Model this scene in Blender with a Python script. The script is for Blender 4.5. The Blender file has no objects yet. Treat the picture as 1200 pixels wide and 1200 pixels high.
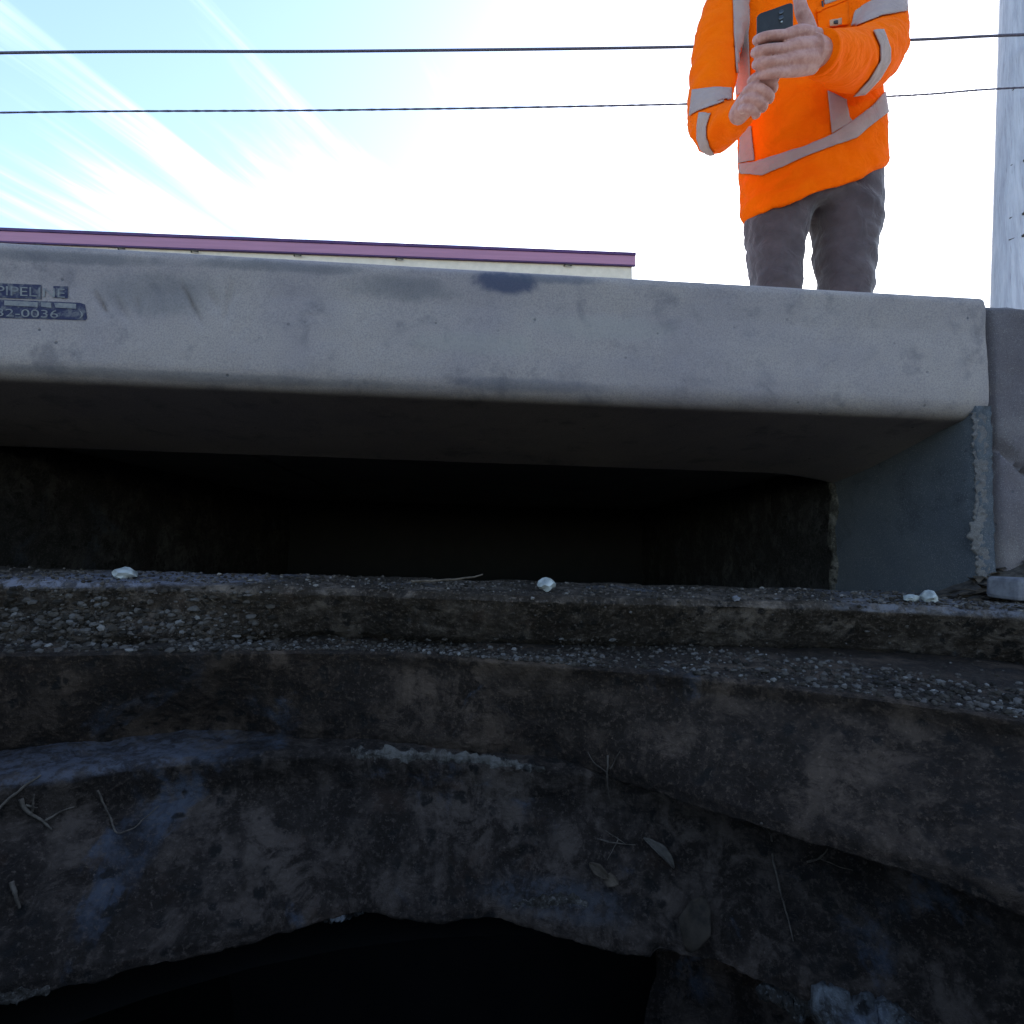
import bpy, bmesh, math, random
import numpy as np
from mathutils import Vector, Matrix
from mathutils.bvhtree import BVHTree

random.seed(7)
rng = np.random.default_rng(7)
S = bpy.context.scene
COL = S.collection
R = math.radians

# ------------------------------------------------------------------ camera
F = 700.0                      # focal length in photo pixels (photo is 1200 wide)
PITCH = math.atan(45 / F)      # camera looks a little upwards
cam_d = bpy.data.cameras.new('camera')
cam = bpy.data.objects.new('camera', cam_d)
COL.objects.link(cam)
cam_d.sensor_width = 36
cam_d.lens = 36 * F / 1200
cam_d.clip_start = 0.01
cam_d.clip_end = 3000
cam.location = (0, 0, 0)
cam.rotation_euler = (math.pi / 2 + PITCH, 0, 0)
S.camera = cam

# ------------------------------------------------------------------ sky and sun
SUN_EL, SUN_AZ = R(31), R(26)          # azimuth measured from +Y (view direction) to the right
world = bpy.data.worlds.new('World')
S.world = world
world.use_nodes = True
wt = world.node_tree
wt.nodes.clear()


def N(t, typ, **kw):
    n = t.nodes.new(typ)
    for k, v in kw.items():
        if k in n.inputs.keys() if isinstance(k, str) else False:
            n.inputs[k].default_value = v
        else:
            setattr(n, k, v)
    return n


def L(t, a, b):
    t.links.new(a, b)


sky = N(wt, 'ShaderNodeTexSky')
sky.sky_type = 'NISHITA'
sky.sun_disc = False
sky.sun_elevation = SUN_EL
sky.sun_rotation = SUN_AZ
sky.air_density = 1.0
sky.dust_density = 0.5
sky.ozone_density = 1.0
tc = N(wt, 'ShaderNodeTexCoord')
sep = N(wt, 'ShaderNodeSeparateXYZ')
L(wt, tc.outputs['Generated'], sep.inputs[0])


def M(t, op, a, b=None, c=None, clamp=False):
    n = t.nodes.new('ShaderNodeMath')
    n.operation = op
    n.use_clamp = clamp
    for i, v in enumerate((a, b, c)):
        if v is None:
            continue
        if isinstance(v, (int, float)):
            n.inputs[i].default_value = v
        else:
            t.links.new(v, n.inputs[i])
    return n.outputs[0]


zc = M(wt, 'MAXIMUM', sep.outputs[2], 0.04)
qx = M(wt, 'DIVIDE', sep.outputs[0], zc)
qy = M(wt, 'DIVIDE', sep.outputs[1], zc)
cosr, sinr = math.cos(0.33), math.sin(0.33)
along = M(wt, 'ADD', M(wt, 'MULTIPLY', qx, sinr), M(wt, 'MULTIPLY', qy, cosr))
across = M(wt, 'SUBTRACT', M(wt, 'MULTIPLY', qx, cosr), M(wt, 'MULTIPLY', qy, sinr))
cmb = N(wt, 'ShaderNodeCombineXYZ')
L(wt, M(wt, 'MULTIPLY', along, 0.42), cmb.inputs[0])
L(wt, M(wt, 'MULTIPLY', across, 3.7), cmb.inputs[1])
nz = N(wt, 'ShaderNodeTexNoise')
nz.inputs['Scale'].default_value = 1.25
nz.inputs['Detail'].default_value = 7
nz.inputs['Roughness'].default_value = 0.58
nz.inputs['Distortion'].default_value = 0.5
L(wt, cmb.outputs[0], nz.inputs['Vector'])
cmb2 = N(wt, 'ShaderNodeCombineXYZ')
L(wt, qx, cmb2.inputs[0]); L(wt, qy, cmb2.inputs[1])
nz2 = N(wt, 'ShaderNodeTexNoise')
nz2.inputs['Scale'].default_value = 0.75
nz2.inputs['Detail'].default_value = 3
L(wt, cmb2.outputs[0], nz2.inputs['Vector'])
cl = M(wt, 'ADD', M(wt, 'MULTIPLY', nz.outputs[0], 0.62), M(wt, 'MULTIPLY', nz2.outputs[0], 0.50))
# thin cloud grows denser towards the lower sky
low = M(wt, 'MULTIPLY', M(wt, 'SUBTRACT', qy, 1.6, clamp=False), 0.26)
cl = M(wt, 'ADD', cl, M(wt, 'MINIMUM', M(wt, 'MAXIMUM', low, -0.1), 0.3))
ramp = N(wt, 'ShaderNodeMapRange')
ramp.interpolation_type = 'SMOOTHSTEP'
L(wt, cl, ramp.inputs['Value'])
ramp.inputs['From Min'].default_value = 0.47
ramp.inputs['From Max'].default_value = 0.92
ramp.inputs['To Max'].default_value = 0.8
mixc = N(wt, 'ShaderNodeMix')
mixc.data_type = 'RGBA'
L(wt, ramp.outputs[0], mixc.inputs['Factor'])
L(wt, sky.outputs[0], mixc.inputs[6])
mixc.inputs[7].default_value = (12.0, 12.2, 12.6, 1)
bg = N(wt, 'ShaderNodeBackground')
L(wt, mixc.outputs[2], bg.inputs[0])
bg.inputs[1].default_value = 0.118
wo = N(wt, 'ShaderNodeOutputWorld')
L(wt, bg.outputs[0], wo.inputs[0])

sun_d = bpy.data.lights.new('sun', 'SUN')
sun_d.energy = 3.0
sun_d.angle = R(0.5)
sun_d.color = (1, 0.95, 0.87)
sun = bpy.data.objects.new('sun', sun_d)
COL.objects.link(sun)
sdir = Vector((math.sin(SUN_AZ) * math.cos(SUN_EL), math.cos(SUN_AZ) * math.cos(SUN_EL), math.sin(SUN_EL)))
sun.rotation_euler = sdir.to_track_quat('Z', 'Y').to_euler()

S.view_settings.view_transform = 'Standard'
S.view_settings.look = 'None'
S.view_settings.gamma = 1
S.view_settings.use_curve_mapping = False
S.view_settings.exposure = 1.85
S.render.resolution_x = S.render.resolution_y = 1024

# ------------------------------------------------------------------ helpers
cp, sp_ = math.cos(PITCH), math.sin(PITCH)


def ray(px, py):
    """world direction (not normalised) of a photo pixel; y component free"""
    a, b = (px - 600) / F, (600 - py) / F
    return np.array([a, cp - b * sp_, sp_ + b * cp])


def at(px, py, Y):
    d = ray(px, py)
    return Vector(d * (Y / d[1]))


def on_plane(px, py, z0, s):
    """hit of the pixel's ray with the plane z = z0 + s*x"""
    d = ray(px, py)
    t = z0 / (d[2] - s * d[0])
    return d * t


def _hash(ix, iy, iz, seed):
    h = (ix * 374761393 + iy * 668265263 + iz * 2147483647 + seed * 1274126177) & 0xffffffff
    h = ((h ^ (h >> 13)) * 1274126177) & 0xffffffff
    h = ((h ^ (h >> 16)) * 2246822519) & 0xffffffff
    return ((h ^ (h >> 15)) & 0xffff) / 32767.5 - 1.0


def vnoise(P, seed=0):
    P = np.asarray(P, float)
    i = np.floor(P).astype(np.int64)
    f = P - i
    f = f * f * f * (f * (f * 6 - 15) + 10)
    out = 0
    for dx in (0, 1):
        for dy in (0, 1):
            for dz in (0, 1):
                w = (f[..., 0] if dx else 1 - f[..., 0]) * (f[..., 1] if dy else 1 - f[..., 1]) * (f[..., 2] if dz else 1 - f[..., 2])
                out = out + w * _hash(i[..., 0] + dx, i[..., 1] + dy, i[..., 2] + dz, seed)
    return out


def fbm(P, freq, octv=4, rough=0.5, seed=0):
    P = np.asarray(P, float)
    a, s, out = 1.0, 0.0, 0
    for k in range(octv):
        out = out + a * vnoise(P * freq + 17.3 * k, seed + k)
        s += a
        a *= rough
        freq *= 2.03
    return out / s


def mesh_obj(name, V, Fs, mat=None, parent=None, smooth=True):
    me = bpy.data.meshes.new(name)
    if isinstance(V, np.ndarray):
        V = V.reshape(-1, 3).tolist()
    me.from_pydata([tuple(v) for v in V], [], Fs)
    me.validate()
    if smooth:
        me.polygons.foreach_set('use_smooth', [True] * len(me.polygons))
    if mat:
        me.materials.append(mat)
    o = bpy.data.objects.new(name, me)
    COL.objects.link(o)
    if parent:
        o.parent = parent
    return o


def grid_faces(nu, nv, wrap=False, off=0, flip=False):
    """grid with nu rows and nv columns, index = i*nv+j"""
    out = []
    for i in range(nu - 1):
        for j in range(nv if wrap else nv - 1):
            a = i * nv + j; b = i * nv + (j + 1) % nv
            c = (i + 1) * nv + (j + 1) % nv; d = (i + 1) * nv + j
            out.append((off + a, off + d, off + c, off + b) if flip else (off + a, off + b, off + c, off + d))
    return out


def empty(name, loc=(0, 0, 0)):
    o = bpy.data.objects.new(name, None)
    o.location = loc
    o.empty_display_size = 0.1
    COL.objects.link(o)
    return o


def tag(o, label=None, cat=None, group=None, kind=None):
    if label: o['label'] = label
    if cat: o['category'] = cat
    if group: o['group'] = group
    if kind: o['kind'] = kind
    return o


def box(V, Fs, x0, x1, y0, y1, z0, z1):
    b = len(V)
    V += [(x0, y0, z0), (x1, y0, z0), (x1, y1, z0), (x0, y1, z0), (x0, y0, z1), (x1, y0, z1), (x1, y1, z1), (x0, y1, z1)]
    Fs += [tuple(b + k for k in q) for q in ((0, 3, 2, 1), (4, 5, 6, 7), (0, 1, 5, 4), (1, 2, 6, 5), (2, 3, 7, 6), (3, 0, 4, 7))]


def box_obj(name, dims, mat, parent=None, bevel=0.0):
    V, Fs = [], []
    box(V, Fs, *dims)
    o = mesh_obj(name, V, Fs, mat, parent, smooth=False)
    if bevel:
        m = o.modifiers.new('bevel', 'BEVEL')
        m.width = bevel
        m.segments = 2
    return o


def tube(pts, rad, n=12, ref=(0, 0, 1), cap=True):
    """swept tube; rad = list of r or (ra, rb). returns V, F"""
    pts = [Vector(p) for p in pts]
    V, Fs = [], []
    m = len(pts)
    pu = None
    for i, p in enumerate(pts):
        t = (pts[min(i + 1, m - 1)] - pts[max(i - 1, 0)]).normalized()
        u = (pu if pu is not None else Vector(ref))
        u = (u - t * u.dot(t))
        if u.length < 1e-5:
            u = t.orthogonal()
        u.normalize()
        pu = u
        w = t.cross(u)
        r = rad[i] if not isinstance(rad, (int, float)) else rad
        ra, rb = r if isinstance(r, (tuple, list)) else (r, r)
        for k in range(n):
            a = 2 * math.pi * k / n
            V.append(p + u * ra * math.cos(a) + w * rb * math.sin(a))
    Fs += grid_faces(m, n, wrap=True, flip=True)
    if cap:
        Fs.append(tuple(range(n)))
        Fs.append(tuple((m - 1) * n + k for k in reversed(range(n))))
    return V, Fs


def join_geo(parts):
    V, Fs = [], []
    for v, f in parts:
        o = len(V)
        V += list(v)
        Fs += [tuple(i + o for i in q) for q in f]
    return V, Fs


def spline(pts, n):
    """Catmull-Rom through control points (any dimension)"""
    P = np.array(pts, float)
    P = np.vstack([2 * P[0] - P[1], P, 2 * P[-1] - P[-2]])
    out = []
    segs = len(P) - 3
    for t in np.linspace(0, segs, n):
        i = min(int(t), segs - 1)
        u = t - i
        a, b, c, d = P[i:i + 4]
        out.append(0.5 * ((2 * b) + (c - a) * u + (2 * a - 5 * b + 4 * c - d) * u * u + (3 * b - a - 3 * c + d) * u ** 3))
    return np.array(out)


# ------------------------------------------------------------------ materials
def new_mat(name):
    m = bpy.data.materials.new(name)
    m.use_nodes = True
    t = m.node_tree
    b = t.nodes['Principled BSDF']
    return m, t, b


def tex_noise(t, vec, scale, detail=5, rough=0.55, dist=0.0):
    n = t.nodes.new('ShaderNodeTexNoise')
    n.inputs['Scale'].default_value = scale
    n.inputs['Detail'].default_value = detail
    n.inputs['Roughness'].default_value = rough
    n.inputs['Distortion'].default_value = dist
    t.links.new(vec, n.inputs['Vector'])
    return n.outputs[0]


def mrange(t, v, a, b, c=0.0, d=1.0):
    n = t.nodes.new('ShaderNodeMapRange')
    n.interpolation_type = 'SMOOTHSTEP'
    t.links.new(v, n.inputs['Value'])
    for k, x in zip(('From Min', 'From Max', 'To Min', 'To Max'), (a, b, c, d)):
        n.inputs[k].default_value = x
    return n.outputs[0]


def mixcol(t, fac, a, b, mode='MIX'):
    n = t.nodes.new('ShaderNodeMix')
    n.data_type = 'RGBA'
    n.blend_type = mode
    if isinstance(fac, (int, float)):
        n.inputs['Factor'].default_value = fac
    else:
        t.links.new(fac, n.inputs['Factor'])
    for i, v in ((6, a), (7, b)):
        if isinstance(v, tuple):
            n.inputs[i].default_value = (*v[:3], 1)
        else:
            t.links.new(v, n.inputs[i])
    return n.outputs[2]


def coords(t, scale=(1, 1, 1), rot=(0, 0, 0)):
    tc = t.nodes.new('ShaderNodeTexCoord')
    mp = t.nodes.new('ShaderNodeMapping')
    mp.inputs['Scale'].default_value = scale
    mp.inputs['Rotation'].default_value = rot
    t.links.new(tc.outputs['Object'], mp.inputs[0])
    return mp.outputs[0]


def bump(t, b, h, strength, dist, prev=None):
    n = t.nodes.new('ShaderNodeBump')
    n.inputs['Strength'].default_value = strength
    n.inputs['Distance'].default_value = dist
    t.links.new(h, n.inputs['Height'])
    if prev is not None:
        t.links.new(prev, n.inputs['Normal'])
    t.links.new(n.outputs[0], b.inputs['Normal'])
    return n.outputs[0]


def precast_mat(name, base=(0.240, 0.205, 0.208), stain=(0.095, 0.086, 0.10), light=(0.30, 0.255, 0.235), seed=0.0, stamp=False):
    m, t, b = new_mat(name)
    v = coords(t)
    va = t.nodes.new('ShaderNodeVectorMath'); va.operation = 'ADD'
    va.inputs[1].default_value = (seed, seed * 2.1, 0)
    t.links.new(v, va.inputs[0]); v = va.outputs[0]
    big = tex_noise(t, v, 7, 4, 0.6, 0.4)
    mid = tex_noise(t, v, 26, 5, 0.65, 0.3)
    fine = tex_noise(t, v, 800, 3, 0.7)
    grain = tex_noise(t, v, 1100, 2, 0.6)
    diag = tex_noise(t, coords(t, (5, 5, 22), (0, R(-24), 0)), 1.6, 4, 0.55, 0.3)
    c = mixcol(t, mrange(t, big, 0.35, 0.7), base, light)
    c = mixcol(t, mrange(t, diag, 0.48, 0.72, 0, 0.45), c, light)
    c = mixcol(t, mrange(t, mid, 0.52, 0.72, 0, 0.55), c, stain)
    # scattered small pits and dark specks
    vo = t.nodes.new('ShaderNodeTexVoronoi')
    vo.inputs['Scale'].default_value = 75
    t.links.new(v, vo.inputs['Vector'])
    pit = mrange(t, vo.outputs['Distance'], 0.06, 0.13, 1, 0)
    gate = mrange(t, tex_noise(t, v, 12, 3), 0.50, 0.62)
    pit = M(t, 'MULTIPLY', pit, gate)
    c = mixcol(t, M(t, 'MULTIPLY', pit, 0.75), c, (0.05, 0.05, 0.06))
    c = mixcol(t, mrange(t, fine, 0.40, 0.66, 0, 0.40), c, stain)
    c = mixcol(t, mrange(t, grain, 0.55, 0.72, 0, 0.3), c, (0.36, 0.35, 0.34))
    t.links.new(c, b.inputs['Base Color'])
    b.inputs['Roughness'].default_value = 0.9
    b.inputs['Specular IOR Level'].default_value = 0.25
    h = M(t, 'ADD', M(t, 'MULTIPLY', fine, 0.35), M(t, 'SUBTRACT', mid, M(t, 'MULTIPLY', pit, 0.8)))
    bump(t, b, h, 0.5, 0.0012)
    m['col'] = 1
    return m, t, b, c


def blotch(t, v, cx, cz, rx, rz, amt, noise):
    sp = t.nodes.new('ShaderNodeSeparateXYZ'); t.links.new(v, sp.inputs[0])
    a = M(t, 'DIVIDE', M(t, 'SUBTRACT', sp.outputs[0], cx), rx)
    b_ = M(t, 'DIVIDE', M(t, 'SUBTRACT', sp.outputs[2], cz), rz)
    d = M(t, 'ADD', M(t, 'MULTIPLY', a, a), M(t, 'MULTIPLY', b_, b_))
    d = M(t, 'ADD', d, M(t, 'MULTIPLY', M(t, 'SUBTRACT', noise, 0.5), 2.2))
    return mrange(t, d, 0.1, 1.2, amt, 0)


def dirt_mat(name, conc, dirt, blue=0.25, dirt_lo=0.38, dirt_hi=0.6, rust=(0.045, 0.022, 0.012)):
    """old wet concrete crusted with black dirt: brown film, soot blotches, clean bluish patches"""
    m, t, b = new_mat(name)
    v = coords(t)
    big = tex_noise(t, v, 11, 8, 0.66, 0.6)
    mid = tex_noise(t, v, 42, 9, 0.72, 0.4)
    streak = tex_noise(t, coords(t, (60, 60, 9)), 1.0, 5, 0.6, 0.3)
    fine = tex_noise(t, v, 340, 4, 0.75)
    c = mixcol(t, mrange(t, mid, 0.42, 0.57), tuple(x * 1.0 for x in dirt), conc)
    c = mixcol(t, mrange(t, big, 0.57, 0.64, 0, 0.75), c, (conc[0] * 0.75, conc[0] * 0.9, conc[0] * 1.2))
    c = mixcol(t, mrange(t, streak, 0.47, 0.68, 0, 0.8), c, dirt)
    c = mixcol(t, mrange(t, tex_noise(t, v, 15, 8, 0.7, 0.5), dirt_lo, dirt_hi, 0, 0.9), c, tuple(x * 0.8 for x in dirt))
    c = mixcol(t, mrange(t, tex_noise(t, v, 31, 4, 0.7, 0.3), 0.58, 0.72, 0, 0.3), c, rust)
    vo = t.nodes.new('ShaderNodeTexVoronoi')
    vo.inputs['Scale'].default_value = 80
    vo.inputs['Randomness'].default_value = 1
    dv = t.nodes.new('ShaderNodeVectorMath'); dv.operation = 'ADD'
    nn = t.nodes.new('ShaderNodeTexNoise'); nn.inputs['Scale'].default_value = 120
    t.links.new(v, nn.inputs['Vector'])
    sc = t.nodes.new('ShaderNodeVectorMath'); sc.operation = 'SCALE'; sc.inputs['Scale'].default_value = 0.012
    t.links.new(nn.outputs['Color'], sc.inputs[0])
    t.links.new(v, dv.inputs[0]); t.links.new(sc.outputs[0], dv.inputs[1])
    t.links.new(dv.outputs[0], vo.inputs['Vector'])
    spot = mrange(t, vo.outputs['Distance'], 0.20, 0.38, 1, 0)
    spot = M(t, 'MULTIPLY', spot, mrange(t, tex_noise(t, v, 14, 3), 0.44, 0.52))
    c = mixcol(t, M(t, 'MULTIPLY', spot, 0.95), c, (0.006, 0.0045, 0.0035))
    c = mixcol(t, mrange(t, fine, 0.5, 0.7, 0, 0.5), c, tuple(x * 1.5 for x in conc))
    c = mixcol(t, mrange(t, tex_noise(t, v, 520, 2, 0.5), 0.68, 0.75, 0, 0.4), c, tuple(x * 2.2 for x in conc))
    c = mixcol(t, mrange(t, tex_noise(t, coords(t, (50, 50, 420)), 1.0, 4, 0.7), 0.56, 0.7, 0, 0.5), c, tuple(x * 0.7 for x in dirt))
    t.links.new(c, b.inputs['Base Color'])
    b.inputs['Roughness'].default_value = 0.85
    b.inputs['Specular IOR Level'].default_value = 0.25
    h = M(t, 'ADD', M(t, 'MULTIPLY', fine, 0.45), M(t, 'SUBTRACT', mid, M(t, 'MULTIPLY', spot, 0.08)))
    bump(t, b, h, 1.0, 0.0035)
    return m


def simple_mat(name, c1, c2, scale=60, rough=0.7, bstr=0.2, bdist=0.001, spec=0.3, stretch=(1, 1, 1)):
    m, t, b = new_mat(name)
    v = coords(t, stretch)
    n = tex_noise(t, v, scale, 4, 0.6)
    t.links.new(mixcol(t, mrange(t, n, 0.3, 0.7), c1, c2), b.inputs['Base Color'])
    b.inputs['Roughness'].default_value = rough
    b.inputs['Specular IOR Level'].default_value = spec
    bump(t, b, n, bstr, bdist)
    return m


MAT_HOOD, _, _, _ = precast_mat('precast concrete')
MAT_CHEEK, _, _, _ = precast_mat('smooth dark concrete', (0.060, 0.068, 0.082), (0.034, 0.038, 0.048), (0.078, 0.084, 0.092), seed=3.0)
MAT_OLDCURB, _, _, _ = precast_mat('old curb concrete', (0.10, 0.084, 0.092), (0.036, 0.033, 0.040), (0.145, 0.125, 0.12), seed=5.0)
MAT_SIDEWALK, _, _, _ = precast_mat('sidewalk concrete', (0.32, 0.31, 0.29), (0.2, 0.2, 0.2), (0.4, 0.39, 0.37), seed=8.0)
MAT_RIM = dirt_mat('gutter lip concrete', (0.110, 0.086, 0.070), (0.016, 0.0105, 0.0065))
MAT_COURSE = dirt_mat('crusted concrete course', (0.072, 0.048, 0.033), (0.012, 0.0068, 0.0040))
MAT_LOWER = dirt_mat('crusted lower concrete', (0.066, 0.048, 0.037), (0.011, 0.0066, 0.0040), dirt_lo=0.42, dirt_hi=0.62)
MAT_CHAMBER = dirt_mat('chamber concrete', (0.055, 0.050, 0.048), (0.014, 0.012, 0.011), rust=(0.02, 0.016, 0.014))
MAT_SHADE_BLACK = simple_mat('shade-black concrete', (0.004, 0.004, 0.004), (0.008, 0.007, 0.007), 20, 0.8)  # near-black base colour stands in for the darkness of the unlit hollows
MAT_ASPHALT = simple_mat('asphalt', (0.045, 0.045, 0.046), (0.08, 0.08, 0.08), 300, 0.9, 0.8, 0.003)
MAT_GRASS = simple_mat('dry verge', (0.09, 0.10, 0.05), (0.16, 0.14, 0.08), 30, 0.95, 0.6, 0.01)
MAT_GRIT, t, b = new_mat('grit')
gi = t.nodes.new('ShaderNodeNewGeometry')
rp = t.nodes.new('ShaderNodeValToRGB')
t.links.new(gi.outputs['Random Per Island'], rp.inputs[0])
rp.color_ramp.elements[0].color = (0.012, 0.010, 0.008, 1)
rp.color_ramp.elements[1].color = (0.17, 0.155, 0.145, 1)
for p_, c_ in ((0.45, (0.035, 0.028, 0.022)), (0.7, (0.065, 0.055, 0.048)), (0.95, (0.085, 0.078, 0.075))):
    e_ = rp.color_ramp.elements.new(p_); e_.color = (*c_, 1)
t.links.new(rp.outputs[0], b.inputs['Base Color']); b.inputs['Roughness'].default_value = 0.9
b.inputs['Specular IOR Level'].default_value = 0.2
MAT_STONE_W = simple_mat('pale quartz', (0.15, 0.165, 0.17), (0.40, 0.42, 0.42), 90, 0.5, 0.4, 0.001, 0.5)
MAT_STONE_G = simple_mat('grey chip', (0.08, 0.08, 0.095), (0.15, 0.15, 0.17), 110, 0.9, 0.5, 0.001)
MAT_TWIG = simple_mat('dead stem', (0.04, 0.030, 0.022), (0.11, 0.088, 0.068), 200, 0.85, 0.3, 0.0006)
MAT_LEAF = simple_mat('dead leaf', (0.03, 0.021, 0.013), (0.085, 0.062, 0.042), 120, 0.85, 0.5, 0.001)
MAT_LITTER = simple_mat('leaf litter', (0.018, 0.015, 0.013), (0.06, 0.05, 0.042), 220, 0.9, 0.5, 0.001)

# ------------------------------------------------------------------ the curb frame
# local frame of the curb line: x along the curb (to the right), y into the sidewalk, z up
CR = at(1160, 346.5, 0.520)          # top front corner at the right end of the precast hood
CL_ = at(0, 280, 0.462)
ux = (CR - CL_).normalized()
uy = Vector((0, 0, 1)).cross(ux).normalized()
uz = ux.cross(uy)
CM = Matrix((ux, uy, uz)).transposed().to_4x4()
CM.translation = CR
CMi = CM.inverted()
GRADE = ux.z / math.hypot(ux.x, ux.y) * ux.x      # slope of the street with x


def in_curb(o):
    o.matrix_world = CM
    return o


# heights in the local frame (0 = top of the hood); the gutter is near -0.255
z_g0, s_g = -0.030, -0.030                        # gutter plane  z = z_g0 + s_g*x

# ------------------------------------------------------------------ stacked courses round the hole
E1 = [(0, 679), (120, 682), (250, 684), (400, 688), (600, 695), (800, 700), (1000, 706), (1200, 716)]
E2 = [(0, 768), (200, 766), (400, 765), (500, 769), (600, 777), (700, 785), (800, 793), (1000, 816), (1200, 846)]
E3 = [(0, 915), (100, 903), (200, 893), (300, 884), (400, 882), (500, 887), (620, 897), (700, 913), (800, 945), (900, 974), (1000, 1004), (1100, 1036), (1200, 1072)]
E4 = [(0, 1176), (120, 1150), (240, 1118), (330, 1095), (420, 1071), (500, 1080), (580, 1077), (640, 1095), (700, 1111), (750, 1122), (800, 1122), (850, 1134), (900, 1156), (1000, 1196), (1200, 1285)]
PL = [(z_g0, s_g), (-0.073, -0.027), (-0.135, -0.03), (-0.215, -0.03)]

th_f = np.linspace(R(-46), R(46), 760)
th_b = np.linspace(R(46), R(314), 90)[1:-1]
TH = np.concatenate([th_f, th_b])            # full turn, fine in front
NTH = len(TH)
THn = (TH + math.pi) % (2 * math.pi) - math.pi


def edge_R(E, pl, back):
    px = np.arange(0, 1201, 8)
    ex, ey = np.array(E, float).T
    # smooth interpolation of the edge rows
    sp = spline(E, 400)
    py = np.interp(px, sp[:, 0], sp[:, 1])
    pts = np.array([on_plane(x, y, *pl) for x, y in zip(px, py)])
    th = np.arctan2(pts[:, 0], pts[:, 1])
    rr = np.hypot(pts[:, 0], pts[:, 1])
    th = np.concatenate([[R(-180), R(-100), R(-62)], th, [R(62), R(100), R(180)]])
    rr = np.concatenate([[back, back, (back + rr[0]) / 2], rr, [(back + rr[-1]) / 2, back, back]])
    o = np.interp(THn, th, rr)
    return o


R1 = edge_R(E1, PL[0], 0.40)
R2 = edge_R(E2, PL[1], 0.36)
R3 = edge_R(E3, PL[2], 0.34)
R4 = edge_R(E4, PL[3], 0.32)
print('R1', R1[::95][:8], 'R2', R2[::95][:8], 'R3', R3[::95][:8], 'R4', R4[::95][:8])
sx, cx_ = np.sin(TH), np.cos(TH)


def smooth01(x):
    x = np.clip(x, 0, 1)
    return x * x * (3 - 2 * x)


def course(name, rows, mat, amp, seed, parent=None, amp_fine=0.0012):
    """rows: list of (R array, z-offset plane (z0, s), extra z array); subdivided between the control rows"""
    P = []
    for (r, (z0, s), n) in rows:
        x = r * sx; y = r * cx_
        P.append((np.stack([x, y, z0 + s * x], -1), n))
    out = []
    for k in range(len(P) - 1):
        a, b = P[k][0], P[k + 1][0]
        n = int(P[k][1] * (1.8 if P[k][1] > 4 else 1))
        for i in range(n):
            out.append(a + (b - a) * (i / n))
    out.append(P[-1][0])
    G = np.array(out)
    # soften the profile corners
    for _ in range(3):
        H = G.copy()
        H[1:-1] = 0.5 * G[1:-1] + 0.25 * (G[:-2] + G[2:])
        G = H
    du = np.roll(G, -1, 1) - np.roll(G, 1, 1)
    dv = np.gradient(G, axis=0)
    nrm = np.cross(dv, du)
    nrm /= np.linalg.norm(nrm, axis=-1, keepdims=True) + 1e-12
    d = amp * fbm(G * np.array([1, 1, 1.4]), 22, 4, 0.5, seed) + amp_fine * 1.15 * fbm(G, 100, 5, 0.66, seed + 9)
    chip = np.clip(fbm(G, 48, 3, 0.5, seed + 20) - 0.28, 0, 1) * amp * 2.2
    fade = np.ones(len(G)); fade[0] = 0; fade[-1] = 0
    G = G + nrm * ((d - chip) * fade[:, None])[..., None]
    nr = len(G)
    return mesh_obj(name, G, grid_faces(nr, NTH, wrap=True), mat, parent), G


def pl(z0, s=-0.03):
    return (z0, s)


# pos: photo x that belongs to each direction (for left/right variations)
PX = 600 + 700 * np.tan(np.clip(THn, -1.2, 1.2))
left = smooth01((420 - PX) / 260)
right = smooth01((PX - 590) / 330)
left2 = smooth01((470 - PX) / 260)

R_inf = np.full(NTH, 0.95)
# gutter slab: top surface runs to the curb and out into the road, then folds down over the rim
curbY = []
for t in TH:
    # distance along direction t to the curb front line + 0.06
    dx, dy = math.sin(t), math.cos(t)
    nx, ny = uy.x, uy.y
    p0 = CR + uy * 0.09
    den = dx * nx + dy * ny
    rr = (p0.x * nx + p0.y * ny) / den if den > 0.02 else 99
    curbY.append(min(max(rr, 0.3), 0.62 + 0.25 * max(0.0, min(1.0, dy * 3))))
curbY = np.array(curbY)
Ra = curbY
g_in = np.minimum(R1 + 0.012, Ra - 0.01)
back_of = R2 + 0.055 + 0.012 * right
slump = left                                     # gravel has slumped on to the shelf at the left
R1b = R1 + (0.012 + 0.03 * (1 - slump)) * 1.0
rows1 = [
    (Ra, pl(z_g0 - 0.16), 2),
    (Ra, pl(z_g0 + 0.001), 26),
    (R1 + 0.022, pl(z_g0 + 0.001), 10),
    (R1 + 0.003, pl(z_g0 - 0.0005), 6),
    (R1 - 0.001, pl(z_g0 - 0.006), 14),
    (R1 + 0.010 - 0.006 * slump, pl(z_g0 - 0.020), 14),
    (np.maximum(R1 + 0.024 * (1 - slump) - 0.004 * slump, R2 + 0.02), pl(z_g0 - 0.036), 5),
    (np.maximum(R1 + 0.05 * (1 - slump) - 0.006 * slump, R2 + 0.04), pl(-0.080), 2),
    (np.maximum(R1 + 0.2, R2 + 0.3) * 0 + Ra * 0 + np.maximum(R1 + 0.05, R2 + 0.05) + 0.06, pl(-0.10), 1),
]
gutter, G1 = course('gutter', rows1, MAT_RIM, 0.0022, 11, amp_fine=0.0014)
tag(gutter, kind='structure')

root = empty('catch_basin_neck', (0, 0, -0.6))
tag(root, 'dark crusted concrete neck of the catch basin, curving courses round the open hole', 'catch basin')


def keep(o):
    o.parent = root
    o.matrix_parent_inverse = Matrix.Translation((0, 0, 0.6))
    return o


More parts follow.
